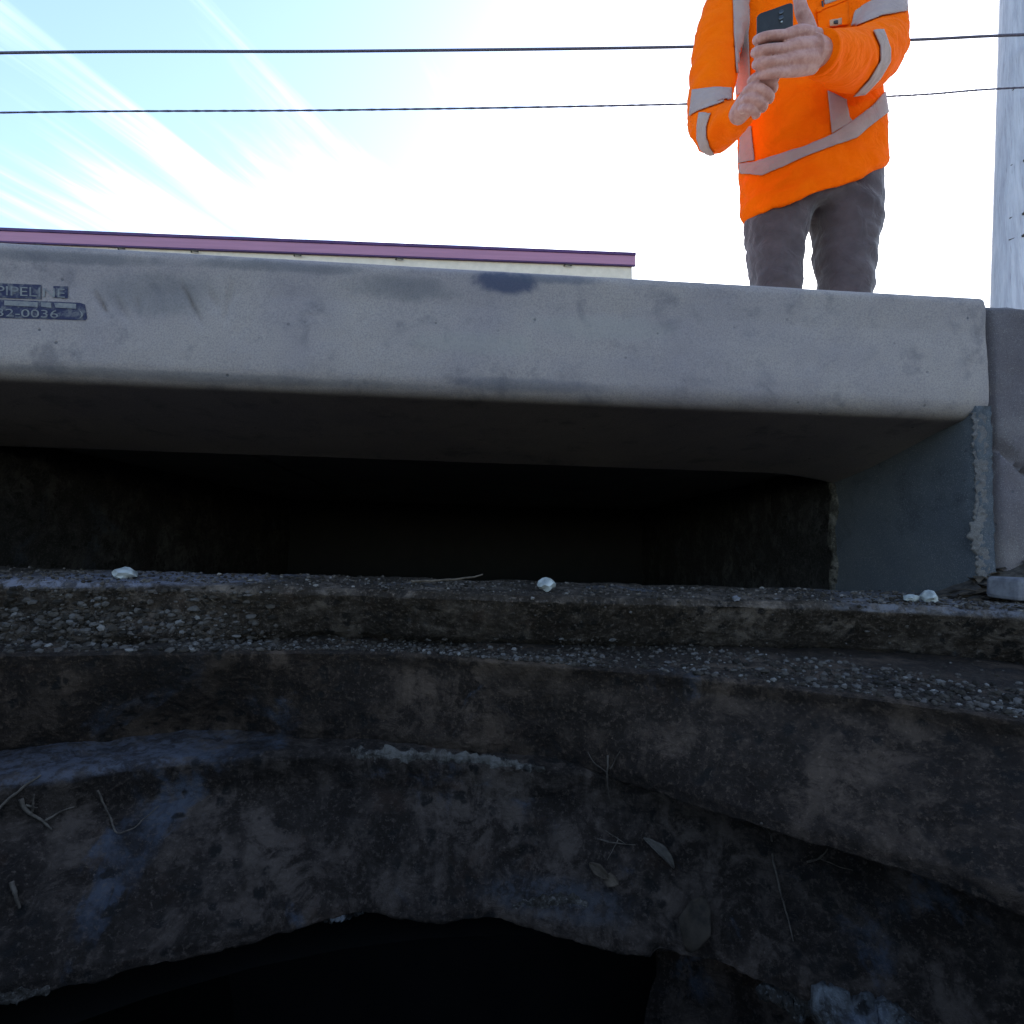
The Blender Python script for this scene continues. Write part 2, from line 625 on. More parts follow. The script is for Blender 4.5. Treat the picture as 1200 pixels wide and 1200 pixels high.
rows2 = [
    (R2 + 0.20, pl(-0.105, -0.027), 1),
    (R2 + 0.20, pl(-0.066, -0.027), 5),
    (R2 + 0.060, pl(-0.070, -0.027), 22),
    (R2 + 0.004, pl(-0.0715, -0.027), 5),
    (R2, pl(-0.0735, -0.027), 5),
    (R2 + 0.003, pl(-0.082, -0.027), 26),
    (R3 + 0.002 + 0.012 * (1 - right) + 0.042 * left2, pl(-0.128, -0.03), 8),
    (R3 + 0.001 + 0.016 * (1 - right) + 0.042 * left2, pl(-0.136, -0.03), 5),
    (R3 + 0.05 + 0.042 * left2, pl(-0.142, -0.03), 3),
    (R3 + 0.24, pl(-0.145, -0.03), 1),
]
o, G2 = course('upper_course', rows2, MAT_COURSE, 0.0026, 31, amp_fine=0.0013)
keep(o)
prot = 1 - right                                  # lower course sticks out at the left, lies back at the right
r3 = R3 + 0.050 * right
rows3 = [
    (r3 + 0.2, pl(-0.17), 1),
    (r3 + 0.2, pl(-0.1325), 4),
    (r3 + 0.045 + 0.042 * left2, pl(-0.1325), 14),
    (r3 + 0.006, pl(-0.1340), 5),
    (r3, pl(-0.138), 6),
    (r3 + 0.004 + 0.004 * right, pl(-0.158), 34),
    (R4 + 0.002, pl(-0.208), 7),
    (R4, pl(-0.2155), 5),
    (R4 + 0.03, pl(-0.2185), 4),
    (R4 + 0.27, pl(-0.225), 1),
]
o, G3 = course('lower_course', rows3, MAT_LOWER, 0.0036, 51, amp_fine=0.0017)
keep(o)

# broken course below, only its right part stands
sel = [i for i, t in enumerate(THn) if R(8) < t < R(75)]
sel.sort(key=lambda i: THn[i])


def arc_block(name, idx, rin, rout, z0, z1, mat, seed, jag=0.012):
    nz_, out = 16, []
    cols = idx
    Rr = np.array([rin[i] for i in cols]); T = TH[cols]
    k = np.arange(len(cols))
    prof = [(0.10, z0), (0.0, z0)] + [(0.0, z0 + (z1 - z0) * q) for q in np.linspace(0.05, 1, nz_)] + [(0.10, z1)]
    for (dr, z) in prof:
        r = Rr + dr
        x = r * np.sin(T); y = r * np.cos(T)
        out.append(np.stack([x, y, z - 0.03 * x], -1))
    G = np.array(out)
    n = fbm(G, 30, 4, 0.55, seed)
    G[..., :2] *= (1 + 0.018 * n)[..., None]
    # ragged left end
    e = np.exp(-((k) / 14.0))[None, :]
    G[..., 0] += jag * e * vnoise(G * np.array([1, 1, 60.0]), seed) * 1.5
    V = G.reshape(-1, 3).tolist()
    nr, nc = G.shape[:2]
    Fs = grid_faces(nr, nc)
    Fs.append(tuple(i * nc for i in range(nr)))
    Fs.append(tuple(i * nc + nc - 1 for i in reversed(range(nr))))
    return mesh_obj(name, V, Fs, mat)


rin5 = R4 + 0.045 + 0.0 * TH
keep(arc_block('broken_course', [i for i in sel if THn[i] > R(14)], rin5, None, -0.226, -0.42, MAT_LOWER, 71))

# sump: the black chamber underneath
nb = 48
Vs, Fs_ = [], []
prof = [(0.40, -0.246), (0.62, -0.25), (0.62, -1.5), (0.0, -1.55)]
for (r, z) in prof:
    for k in range(nb):
        a = 2 * math.pi * k / nb
        Vs.append((r * math.sin(a), r * math.cos(a), z))
Fs_ = grid_faces(4, nb, wrap=True)
keep(mesh_obj('sump_wall', Vs, Fs_, MAT_SHADE_BLACK))

# ------------------------------------------------------------------ road and ground
def clip_x(o, **k):
    return o


Vr, Fr = [], []
# road sheet: ring from the gutter slab outwards on the camera's side of the curb
nr_ = 128
ringA, ringB = [], []
for k in range(nr_):
    a = 2 * math.pi * k / nr_
    dx, dy = math.sin(a), math.cos(a)
    p0 = CR + uy * 0.05
    den = dx * uy.x + dy * uy.y
    lim = (p0.x * uy.x + p0.y * uy.y) / den if den > 1e-4 else 1e9
    r0 = min(0.60 + 0.25 * max(0.0, min(1.0, dy * 3)), lim); r1 = min(150, max(lim, r0 + 0.001))
    ringA.append((r0 * dx, r0 * dy, z_g0 + s_g * r0 * dx - 0.004))
    for_x = r1 * dx
    ringB.append((for_x, r1 * dy, z_g0 + s_g * for_x - 0.004))
road = mesh_obj('road', ringA + ringB, grid_faces(2, nr_, wrap=True), MAT_ASPHALT, smooth=False)
tag(road, kind='structure')
# sidewalk slabs behind the curb and the verge beyond, in the curb frame
side = empty('sidewalk'); in_curb(side); tag(side, kind='structure')
for i in range(-5, 6):
    box_obj('sidewalk_slab', (i * 1.5 - 0.75 + 0.004, i * 1.5 + 0.75 - 0.004, 0.235, 1.735 + 0.25, -0.12, -0.012), MAT_SIDEWALK, side, 0.006)
for i in range(-5, 6):
    box_obj('sidewalk_slab', (i * 1.5 - 0.75 + 0.004, i * 1.5 + 0.75 - 0.004, 1.995, 3.6, -0.12, -0.012), MAT_SIDEWALK, side, 0.006)
sub = box_obj('subsoil_light_block', (-150, 150, -150, 150, -2.2, -1.75), MAT_SHADE_BLACK); tag(sub, kind='structure')  # unseen slab added to block sky light leaking in from below
g = box_obj('ground', (-150, 150, 1.25, 300, -0.5, -0.06), MAT_GRASS)
in_curb(g)
tag(g, kind='structure')

# ------------------------------------------------------------------ precast inlet hood
inlet = empty('curb_inlet_hood')
inlet.matrix_world = CM
tag(inlet, 'pale precast concrete storm inlet hood with a rounded lip over the dark opening', 'storm drain inlet')
HX0, HX1 = -1.10, 0.0
OX0, OX1 = -1.00, -0.017                           # opening in the local frame


def hood_profile():
    """(y, z) from the back of the top over the face and under the lip"""
    p = [(0.235, -0.002), (0.12, -0.001)]
    r = 0.009
    for a in np.linspace(90, 180, 8):
        p.append((r + r * math.cos(R(a)), -r + r * math.sin(R(a))))
    p += [(0.0012, -0.035), (0.0, -0.06), (-0.0005, -0.085)]
    r = 0.019
    for a in np.linspace(180, 260, 12):
        p.append((r + r * math.cos(R(a)), -0.0925 + r * math.sin(R(a))))
    p += [(0.04, -0.1145), (0.10, -0.1225), (0.16, -0.1305), (0.205, -0.1365)]
    p += [(0.2125, -0.1355), (0.214, -0.128), (0.214, -0.05)]
    return p


def densify(p, step):
    out = [p[0]]
    for a, b in zip(p[:-1], p[1:]):
        d = math.hypot(b[0] - a[0], b[1] - a[1])
        n = max(1, int(d / step))
        for k in range(1, n + 1):
            out.append((a[0] + (b[0] - a[0]) * k / n, a[1] + (b[1] - a[1]) * k / n))
    return np.array(out)


pr = densify(hood_profile(), 0.0032)
xs = np.linspace(HX0, HX1, 620)
G = np.zeros((len(pr), len(xs), 3))
G[..., 0] = xs[None, :]
G[..., 1] = pr[:, 0:1]
G[..., 2] = pr[:, 1:2]
# the soffit turns down in a cove towards the end wall
sof = (smooth01((pr[:, 0] - 0.01) / 0.15) * (pr[:, 1] < -0.10))[:, None]
cove = np.clip((xs - (OX1 - 0.10)) / 0.10, 0, 1)[None, :]
G[..., 2] -= sof * 0.009 * cove ** 2.2
# slightly rounded end arris
e = np.clip((xs - (HX1 - 0.006)) / 0.006, 0, 1)[None, :]
front = (pr[:, 0] < 0.05)[:, None]
G[..., 1] += front * e ** 2 * 0.004
G[..., 2] -= (pr[:, 1] > -0.02)[:, None] * e ** 2 * 0.003
nG = fbm(G, 9, 3, 0.5, 3) * 0.0009 + fbm(G, 60, 4, 0.6, 5) * 0.0007
isface = (pr[:, 1] < -0.004)[:, None] & (pr[:, 0] < 0.02)[:, None]
G[..., 1] += np.where(isface, nG, 0)
G[..., 2] += np.where(~isface, nG * 0.28, 0)
# trowel scratches: shallow grooves across the face (as on the photograph, left part)
for (px0, py0, px1, py1, dep, wdt) in [(116, 345, 136, 378, .0045, .0017), (140, 352, 160, 386, .0030, .0026), (216, 334, 245, 390, .0045, .0017), (165, 350, 172, 384, .0024, .0024),
                                       (250, 345, 262, 372, .0024, .0022), (277, 330, 268, 388, .0024, .0024), (505, 365, 512, 400, .0006, .002)]:
    a = CMi @ at(px0, py0, 0.47 + 0.06 * px0 / 1200); b = CMi @ at(px1, py1, 0.47 + 0.06 * px1 / 1200)
    A = np.array([a.x, a.z]); B = np.array([b.x, b.z])
    Q = np.stack([G[..., 0], G[..., 2]], -1) - A
    ab = B - A
    tt = np.clip((Q @ ab) / (ab @ ab), 0, 1)
    dist = np.linalg.norm(Q - tt[..., None] * ab, axis=-1)
    G[..., 1] += isface * dep * np.exp(-(dist / wdt) ** 2) * np.sin(np.pi * np.clip(tt, 0.05, 0.95))
Fh = grid_faces(len(pr), len(xs), flip=True)
Vh = G.reshape(-1, 3).tolist()
n0 = len(Vh)
# close back and ends
nc = len(xs)
Fh.append(tuple(i * nc + nc - 1 for i in range(len(pr))))
Fh.append(tuple(i * nc for i in reversed(range(len(pr)))))
Fh.append((0, nc - 1, (len(pr) - 1) * nc + nc - 1, (len(pr) - 1) * nc))
mesh_obj('hood', Vh, Fh, MAT_HOOD, inlet)


def cheek(name, x0, x1, inner_sign, mat):
    """end wall of the opening with a ragged front arris; x0..x1 thickness"""
    ny, nz_ = 60, 70
    y = np.linspace(0.001, 0.207, ny)
    z = np.linspace(-0.330, -0.100, nz_)
    Y, Z = np.meshgrid(y, z, indexing='ij')
    xin = x0 if inner_sign < 0 else x1
    X = np.full_like(Y, xin)
    Gc = np.stack([X, Y, Z], -1)
    Gc[..., 0] += fbm(Gc, 25, 3, 0.5, 77) * 0.0012
    ragged = np.clip(fbm(Gc * np.array([0, 1.0, 1.0]), 70, 3, 0.6, 78) + 0.35, 0, 1) * np.exp(-(Y / 0.007) ** 2)
    Gc[..., 0] += -inner_sign * ragged * 0.005
    V = Gc.reshape(-1, 3).tolist()
    Fs = grid_faces(ny, nz_)
    xo = x1 if inner_sign < 0 else x0
    b = len(V)
    # front strip, rough
    m_ = 7
    for i in range(nz_):
        for k in range(1, m_ + 1):
            f = k / m_
            xx = Gc[0, i, 0] + (xo - Gc[0, i, 0]) * f
            V.append((xx, 0.001 + 0.0016 * vnoise(np.array([xx * 300, 0, z[i] * 300.0]), 4), z[i]))
    def idx(i, k):
        return i if k == 0 else b + i * m_ + k - 1
    for i in range(nz_ - 1):
        for k in range(m_):
            Fs.append((idx(i, k), idx(i, k + 1), idx(i + 1, k + 1), idx(i + 1, k)))
    c = len(V)
    V += [(xo, 0.207, z[0]), (xo, 0.207, z[-1])]
    Fs.append(tuple([idx(i, m_) for i in range(nz_)] + [c + 1, c]))
    return mesh_obj(name, V, Fs, mat, inlet)


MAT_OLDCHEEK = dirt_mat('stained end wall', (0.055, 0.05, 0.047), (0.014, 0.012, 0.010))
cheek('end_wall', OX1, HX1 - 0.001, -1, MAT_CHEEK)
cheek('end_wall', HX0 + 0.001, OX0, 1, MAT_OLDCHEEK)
# spalled mortar along the front arris of the end wall
MAT_OLDMORTAR = dirt_mat('old joint mortar', (0.13, 0.12, 0.105), (0.04, 0.036, 0.03))
MAT_MORTAR, _, _, _ = precast_mat('spalled mortar', (0.10, 0.092, 0.092), (0.04, 0.038, 0.042), (0.125, 0.115, 0.11), seed=9.0)
pp = np.array([(OX1 + 0.006 - 0.006 * math.exp(-((k - 78) / 9.0) ** 2), 0.0025, -0.106 - 0.150 * k / 110) for k in range(111)])
V, Fs = tube(pp, [(0.0060 + 0.0018 * float(vnoise(np.array([k * .6, 0, 0]), 3)), 0.0020) for k in range(111)], 26, ref=(1, 0, 0))
Va = np.array([list(v) for v in V])
Va[:, 0] += 0.0042 * fbm(Va, 260, 4, 0.7, 41)
Va[:, 1] += 0.0016 * fbm(Va, 300, 3, 0.6, 42)
mesh_obj('mortar_edge', Va, Fs, MAT_MORTAR, inlet)

# ---- throat and chamber behind the opening (dark)
chamber = empty('inlet_chamber'); chamber.matrix_world = CM
tag(chamber, 'black unlit chamber of the storm inlet behind the curb opening', 'storm drain chamber')


def rough_wall(name, a, b, c, nu, nv, amp, seed, mat, parent):
    """plane patch a + u*(b-a) + v*(c-a), displaced along its normal"""
    a, b, c = (np.array(q, float) for q in (a, b, c))
    U, W = np.meshgrid(np.linspace(0, 1, nu), np.linspace(0, 1, nv), indexing='ij')
    Gw = a + U[..., None] * (b - a) + W[..., None] * (c - a)
    n = np.cross(b - a, c - a); n /= np.linalg.norm(n)
    Gw = Gw + n * (amp * fbm(Gw, 18, 5, 0.55, seed))[..., None]
    return mesh_obj(name, Gw, grid_faces(nu, nv), mat, parent)


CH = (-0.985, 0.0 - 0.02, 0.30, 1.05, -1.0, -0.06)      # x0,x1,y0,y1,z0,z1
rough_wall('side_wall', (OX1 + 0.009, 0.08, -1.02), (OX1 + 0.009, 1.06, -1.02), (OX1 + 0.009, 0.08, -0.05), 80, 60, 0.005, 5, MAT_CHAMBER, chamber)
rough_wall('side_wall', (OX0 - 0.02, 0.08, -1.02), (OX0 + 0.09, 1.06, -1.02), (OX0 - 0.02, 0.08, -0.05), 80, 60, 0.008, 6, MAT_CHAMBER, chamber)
rough_wall('back_wall', (OX0 - 0.05, 1.05, -1.0), (OX1 + 0.05, 1.05, -1.0), (OX0 - 0.05, 1.05, -0.05), 40, 40, 0.006, 7, MAT_SHADE_BLACK, chamber)  # shade put into the colour: black material keeps this wall from showing
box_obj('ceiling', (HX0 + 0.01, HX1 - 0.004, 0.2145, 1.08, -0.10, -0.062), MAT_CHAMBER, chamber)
box_obj('floor', (OX0 - 0.05, OX1 + 0.05, 0.09, 1.06, -1.05, -1.0), MAT_SHADE_BLACK, chamber)
rough_wall('front_wall', (OX0 - 0.05, 0.092, -1.0), (OX1 + 0.05, 0.092, -1.0), (OX0 - 0.05, 0.092, -0.275), 30, 30, 0.004, 8, MAT_SHADE_BLACK, chamber)
# old mortar ribs at the joints between end wall and chamber
for (x, zt, seed) in ((OX1 + 0.0015, -0.12, 3),):
    pts = [(x, 0.207 + 0.003 * math.sin(k * 1.3), zt - 0.014 * k) for k in range(15)]
    rad_ = [0.0068 + 0.0009 * math.sin(k * 2.1) + random.uniform(-.0012, .0012) for k in range(15)]
    pp = spline([(*p, r) for p, r in zip(pts, rad_)], 80)
    V, Fs = tube([p[:3] for p in pp], [max(p[3], .004) for p in pp], 14, ref=(1, 0, 0))
    Va = np.array([list(v) for v in V]); Va += 0.0045 * fbm(Va, 120, 4, 0.7, seed)[:, None]
    mesh_obj('mortar_joint', Va, Fs, MAT_OLDMORTAR, chamber)

# stains of the hood: a dark wet blot under the top arris and smears further left
t = MAT_HOOD.node_tree; b = t.nodes['Principled BSDF']
src = b.inputs['Base Color'].links[0].from_socket
v = coords(t); nn = tex_noise(t, v, 34, 4, 0.65, 0.5)
for (x, y, rx, rz, am, colr) in ((592, 332, .030, .012, .85, (0.035, 0.045, 0.085)), (640, 328, .05, .006, .6, (0.06, 0.07, 0.10)), (470, 340, .05, .012, .45, (0.07, 0.075, 0.085)),
                                 (90, 305, .09, .006, .5, (0.07, 0.075, 0.09)), (190, 345, .05, .02, .35, (0.08, 0.085, 0.09)), (560, 405, .06, .012, .4, (0.25, 0.235, 0.215)), (700, 385, .07, .012, .35, (0.25, 0.235, 0.215)), (330, 315, .07, .006, .5, (0.075, 0.08, 0.095)),
                                 (620, 452, .07, .006, .45, (0.07, 0.075, 0.10)), (200, 440, .25, .004, .4, (0.07, 0.075, 0.09))):
    q = CMi @ at(x, y, 0.465 + 0.058 * x / 1200)
    src = mixcol(t, blotch(t, v, q.x, q.z, rx, rz, am, nn), src, colr)
t.links.new(src, b.inputs['Base Color'])

for (mt, blots) in ((MAT_LOWER, ((-0.25, -0.126, 0.095, 0.0070, 0.62, (0.078, 0.080, 0.098)), (0.02, -0.20, 0.05, 0.01, 0.4, (0.06, 0.062, 0.07)))),
                    (MAT_RIM, ((-0.30, -0.0215, 0.14, 0.0045, 0.8, (0.125, 0.125, 0.155)), (0.33, -0.040, 0.12, 0.005, 0.6, (0.13, 0.13, 0.15))))):
    t = mt.node_tree; b = t.nodes['Principled BSDF']
    src = b.inputs['Base Color'].links[0].from_socket
    v = coords(t); nn = tex_noise(t, v, 30, 6, 0.7, 0.4)
    fl = tex_noise(t, v, 120, 7, 0.72, 0.3)
    brk = mrange(t, fl, 0.42, 0.56, 1, 0.25)
    for (x, z, rx, rz, am, colr) in blots:
        src = mixcol(t, M(t, 'MULTIPLY', blotch(t, v, x, z, rx, rz, am * 1.3, nn), brk), src, colr)
    t.links.new(src, b.inputs['Base Color'])

# ---- neighbouring old curb sections
def old_curb(name, x0, x1, ztop, label, seed, crack=None):
    n_l = max(40, int((x1 - x0) / 0.006)) if x1 - x0 < 1.3 else 200
    p = densify([(0.2345, ztop), (0.05, ztop), (0.014, ztop - 0.002), (0.004, ztop - 0.009), (0.002, ztop - 0.03), (-0.002, -0.36)], 0.005)
    xx = np.linspace(0, 1, n_l) ** 1.0 * (x1 - x0) + x0
    Gc = np.zeros((len(p), n_l, 3))
    Gc[..., 0] = xx[None]; Gc[..., 1] = p[:, :1]; Gc[..., 2] = p[:, 1:]
    nn = fbm(Gc, 30, 5, 0.6, seed) * 0.0045 + fbm(Gc, 10, 2, 0.5, seed + 3) * 0.004
    f = (p[:, 0] < 0.03)[:, None]
    Gc[..., 1] += np.where(f, nn, 0)
    Gc[..., 2] += np.where(~f, nn * 0.8, 0)
    edge = np.clip((p[:, 1] + 0.03) / 0.02, 0, 1)[:, None] * f
    Gc[..., 2] -= edge * np.abs(fbm(Gc, 70, 3, 0.6, seed + 5)) * 0.006
    if crack:
        for (A, B) in zip(crack[:-1], crack[1:]):
            A_ = np.array(A); B_ = np.array(B)
            Q = np.stack([Gc[..., 0], Gc[..., 2]], -1) - A_
            ab = B_ - A_
            tt = np.clip((Q @ ab) / (ab @ ab), 0, 1)
            dist = np.linalg.norm(Q - tt[..., None] * ab, axis=-1)
            Gc[..., 1] += f * 0.010 * np.exp(-(dist / 0.0028) ** 2)
    Fs = grid_faces(len(p), n_l, flip=True)
    V = Gc.reshape(-1, 3).tolist()
    b = len(V)
    V += [(x0, 0.2345, -0.36), (x1, 0.2345, -0.36)]
    Fs.append(tuple([i * n_l for i in reversed(range(len(p)))] + [b]))
    Fs.append(tuple([i * n_l + n_l - 1 for i in range(len(p))] + [b + 1]))
    o = mesh_obj(name, V, Fs, MAT_OLDCURB)
    o.matrix_world = CM
    tag(o, label, 'curb', 'kerb sections beside the inlet')
    return o


def loc(px, py, Y=0.52):
    q = CMi @ at(px, py, Y)
    return (q.x, q.z)


crk = [loc(1156, 515, .523), loc(1166, 522, .523), loc(1180, 532, .523), loc(1200, 552, .523), loc(1225, 570, .523)]
oc = old_curb('curb', 0.005, 0.9, -0.0005, 'rough old dark concrete curb at the right, cracked, butting against the hood', 21, crk)
old_curb('curb', 0.905, 8.0, -0.004, 'long plain curb section running off to the right beyond the cracked one', 22)
old_curb('curb', -9.0, HX0 - 0.005, -0.004, 'long plain curb section running off to the left of the hood', 23)

# ------------------------------------------------------------------ ink stamp on the hood
mk, t, b = new_mat('worn navy stencil ink')
v = coords(t)
wear = mrange(t, tex_noise(t, v, 130, 5, 0.7), 0.46, 0.64, 0, 0.75)
t.links.new(mixcol(t, wear, (0.018, 0.020, 0.055), (0.13, 0.125, 0.13)), b.inputs['Base Color'])
b.inputs['Roughness'].default_value = 0.9
MAT_INK = mk
mk, t, b = new_mat('bare concrete lettering')
v = coords(t)
t.links.new(mixcol(t, mrange(t, tex_noise(t, v, 150, 4, 0.7), 0.35, 0.7), (0.19, 0.185, 0.18), (0.10, 0.10, 0.12)), b.inputs['Base Color'])
b.inputs['Roughness'].default_value = 0.9
MAT_LETTER = mk
bvh_hood = BVHTree.FromPolygons([CM @ Vector(q) for q in Vh], [f for f in Fh if len(f) == 4])


def hood_point(px, py, off):
    d = Vector(ray(px, py)).normalized()
    h = bvh_hood.ray_cast(Vector((0, 0, 0)), d)
    return CMi @ (h[0] + h[1] * off * (1 if h[1].dot(d) < 0 else -1))


def px_sheet(name, poly_rows, mat, parent, off, pt, inv=None):
    """poly_rows: list of (left px, left py, right px, right py); draped on a surface"""
    nrow, ncol = 8, 26
    rows_ = spline(poly_rows, nrow) if len(poly_rows) > 2 else np.linspace(poly_rows[0], poly_rows[-1], nrow)
    V = []
    for r_ in rows_:
        for k in range(ncol):
            f = k / (ncol - 1)
            V.append(pt(r_[0] + (r_[2] - r_[0]) * f, r_[1] + (r_[3] - r_[1]) * f, off))
    return mesh_obj(name, V, grid_faces(nrow, ncol), mat, parent)


stamp = empty('ink_stamp'); stamp.parent = inlet
# stamp blocks (photo pixels): first line, middle strip, third line
px_sheet('ink_block', [(-60, 330, 49, 334), (-60, 347, 49, 351)], MAT_INK, stamp, 0.0005, hood_point)
px_sheet('ink_block', [(63, 335.5, 80, 336), (63, 349, 80, 350)], MAT_INK, stamp, 0.0005, hood_point)
px_sheet('ink_block', [(-60, 348.5, 94, 355.0), (-60, 371, 101, 375.5)], MAT_INK, stamp, 0.0004, hood_point)
px_sheet('ink_block', [(94, 355.0, 100, 357), (101, 375.0, 102.5, 373)], MAT_INK, stamp, 0.0004, hood_point)


def text_on(s, px0, py0, px1, h_px, slope=0.045, off=0.0009, squash=None):
    cu = bpy.data.curves.new('t', 'FONT')
    cu.body = s
    cu.size = 1
    ob = bpy.data.objects.new('t', cu)
    COL.objects.link(ob)
    bpy.context.view_layer.update()
    me = bpy.data.meshes.new_from_object(ob.evaluated_get(bpy.context.evaluated_depsgraph_get()))
    bpy.data.objects.remove(ob)
    bm = bmesh.new(); bm.from_mesh(me)
    bmesh.ops.triangulate(bm, faces=bm.faces)
    co = np.array([v.co[:] for v in bm.verts])
    mn, mx = co.min(0), co.max(0)
    V = []
    for c in co:
        fx = (c[0] - mn[0]) / (mx[0] - mn[0]); fy = (c[1] - mn[1]) / (mx[1] - mn[1])
        px = px0 + (px1 - px0) * fx
        py = py0 + slope * (px - px0) - fy * h_px
        V.append(hood_point(px, py, off))
    Fs = [tuple(v.index for v in f.verts) for f in bm.faces]
    bm.free()
    return mesh_obj('lettering', V, Fs, MAT_LETTER, stamp, smooth=False)


text_on('PIPELINE', -3, 346.0, 77, 10.5)
text_on('32-0036', -3, 371.0, 69, 9.0, 0.03)
text_on(')', 93, 373.5, 98, 9.0)
px_sheet('strip', [(6, 352.5, 45, 354.8), (6, 358.3, 45, 360.3)], MAT_LETTER, stamp, 0.0009, hood_point)
px_sheet('strip', [(49, 354.8, 61, 355.3), (49, 359.9, 61, 361.3)], MAT_LETTER, stamp, 0.0009, hood_point)
px_sheet('strip', [(64, 355.2, 90, 356.7), (66, 360.9, 90, 362.5)], MAT_LETTER, stamp, 0.0009, hood_point)

# ------------------------------------------------------------------ loose material on the ledges
bv = {}
for nm, Gx in (('g', G1), ('u', G2), ('l', G3)):
    bv[nm] = None
allV, allF = [], []
for Gx in (G1, G2, G3):
    o_ = len(allV)
    allV += [Vector(p) for p in Gx.reshape(-1, 3)]
    allF += grid_faces(Gx.shape[0], NTH, wrap=True, off=o_)
bvh_c = BVHTree.FromPolygons(allV, allF)


def surf(px, py):
    d = Vector(ray(px, py)).normalized()
    h = bvh_c.ray_cast(Vector((0, 0, 0)), d)
    if h[0] is None:
        return None, None
    n = h[1] if h[1].dot(d) < 0 else -h[1]
    return h[0], n


def stone_geo(c, r, seed, flat=0.7, sub=1):
    rr = random.Random(seed)
    bm = bmesh.new()
    bmesh.ops.create_icosphere(bm, subdivisions=sub, radius=1)
    A = Matrix.Rotation(rr.uniform(0, 6.28), 3, Vector((rr.uniform(-1, 1), rr.uniform(-1, 1), rr.uniform(-1, 1))).normalized())
    sc = Vector((rr.uniform(.7, 1.3), rr.uniform(.7, 1.2), flat * rr.uniform(.7, 1.2)))
    vs = []
    for v in bm.verts:
        p = A @ v.co
        k = 1 + rr.uniform(-.22, .22)
        vs.append(Vector((p.x * sc.x, p.y * sc.y, p.z * sc.z)) * r * k + c)
    fs = [tuple(v.index for v in f.verts) for f in bm.faces]
    bm.free()
    return vs, fs


parts = []


def scatter(n, fx, fy, r0, r1):
    k = 0
    for _ in range(n):
        x = random.uniform(*fx)
        y = fy(x) if callable(fy) else random.uniform(*fy)
        p, nn = surf(x, y)
        if p is None or p.length > 0.9:
            continue
        if nn.z < 0.05 and random.random() < 0.6:
            continue
        r = r0 + (r1 - r0) * random.random() ** 4
        parts.append(stone_geo(p + nn * r * 0.1 + Vector((0, 0, r * 0.1)), r, random.random()))
        k += 1
    return k


e2 = spline(E2, 200); e1 = spline(E1, 200)
f2 = lambda x: float(np.interp(x, e2[:, 0], e2[:, 1]))
f1 = lambda x: float(np.interp(x, e1[:, 0], e1[:, 1]))
scatter(4200, (-60, 330), lambda x: random.uniform(f1(x) + 8, f2(x) - 3), 0.0004, 0.0033)
scatter(2200, (200, 700), lambda x: f2(x) - abs(random.gauss(0, 1)) * 8 - 3, 0.0004, 0.0024)
scatter(2300, (650, 1240), lambda x: f2(x) - 4 - random.random() * 34, 0.0004, 0.0026)
scatter(1500, (-60, 1260), lambda x: f1(x) - random.random() ** 1.5 * 12, 0.0005, 0.0016)
scatter(900, (1000, 1260), lambda x: random.uniform(672, f1(x)), 0.0007, 0.0030)
scatter(500, (600, 1240), lambda x: random.uniform(f1(x) + 12, f2(x) - 30), 0.0005, 0.0020)
# loose bits lying on the gutter in front of the opening, world-placed
for _ in range(1500):
    x = random.uniform(-0.55, 0.6)
    y = random.uniform(0.40, 0.56)
    d = Vector((x, y, 0.06))
    h = bvh_c.ray_cast(d, Vector((0, 0, -1)))
    if h[0] is None or h[0].z < -0.06: continue
    r = random.uniform(0.0005, 0.0019)
    parts.append(stone_geo(h[0] + Vector((0, 0, r * 0.4)), r, random.random()))
V, Fs = join_geo(parts)
tag(mesh_obj('gravel', V, Fs, MAT_GRIT, smooth=False), 'fine gravel and grit lying along the concrete ledges', 'gravel', kind='stuff')


def down(x, y):
    h = bvh_c.ray_cast(Vector((x, y, 0.1)), Vector((0, 0, -1)))
    return h[0] if h[0] is not None else Vector((x, y, -0.03))


def pebble(px, py, r, mat, label, cat='stone', Y=None, flat=0.8, wide=1.0, group=None, sub=2):
    p, nn = surf(px, py)
    if Y is not None or p is None:
        q = at(px, py, Y or 0.45)
        p = down(q.x, q.y)
    vs, fs = stone_geo(Vector((0, 0, 0)), r, px * 1.7 + py, flat, sub)
    vs = [Vector((v.x * wide, v.y, v.z)) for v in vs]
    lo = min(v.z for v in vs)
    o = mesh_obj('stone', [v - Vector((0, 0, lo + r * 0.15)) for v in vs], fs, mat, smooth=False)
    o.location = p
    tag(o, label, cat, group)
    return o


pebble(146, 662, 0.0075, MAT_STONE_W, 'chalk-white rounded stone on the gutter edge at the left', Y=0.45, flat=0.55, wide=1.15)
pebble(641, 684, 0.0062, MAT_STONE_W, 'pale greenish angular stone standing on the ledge in the middle of the dark opening', Y=0.452, flat=0.8)
pebble(1088, 692, 0.0062, MAT_STONE_W, 'bright glassy stone on the gutter below the right end of the hood', Y=0.45)
pebble(1068, 692, 0.0048, MAT_STONE_W, 'smaller pale stone just left of the glassy one', Y=0.455, flat=0.5)
pebble(862, 688, 0.0032, MAT_STONE_G, 'small grey pebble on the ledge left of the end wall', Y=0.44)
vs, fs = [], []
box(vs, fs, -0.022, 0.030, -0.012, 0.014, 0, 0.017)
cb = mesh_obj('concrete_chip', vs, fs, MAT_STONE_G, smooth=False)
mm = cb.modifiers.new('b', 'BEVEL'); mm.width = 0.003; mm.segments = 2
q = at(1201, 690, 0.468); cb.location = down(q.x, q.y) + Vector((0, 0, 0.002)); cb.rotation_euler = (0.05, 0.04, 0.2)
tag(cb, 'flat grey concrete fragment lying at the right edge on the gutter', 'concrete fragment')

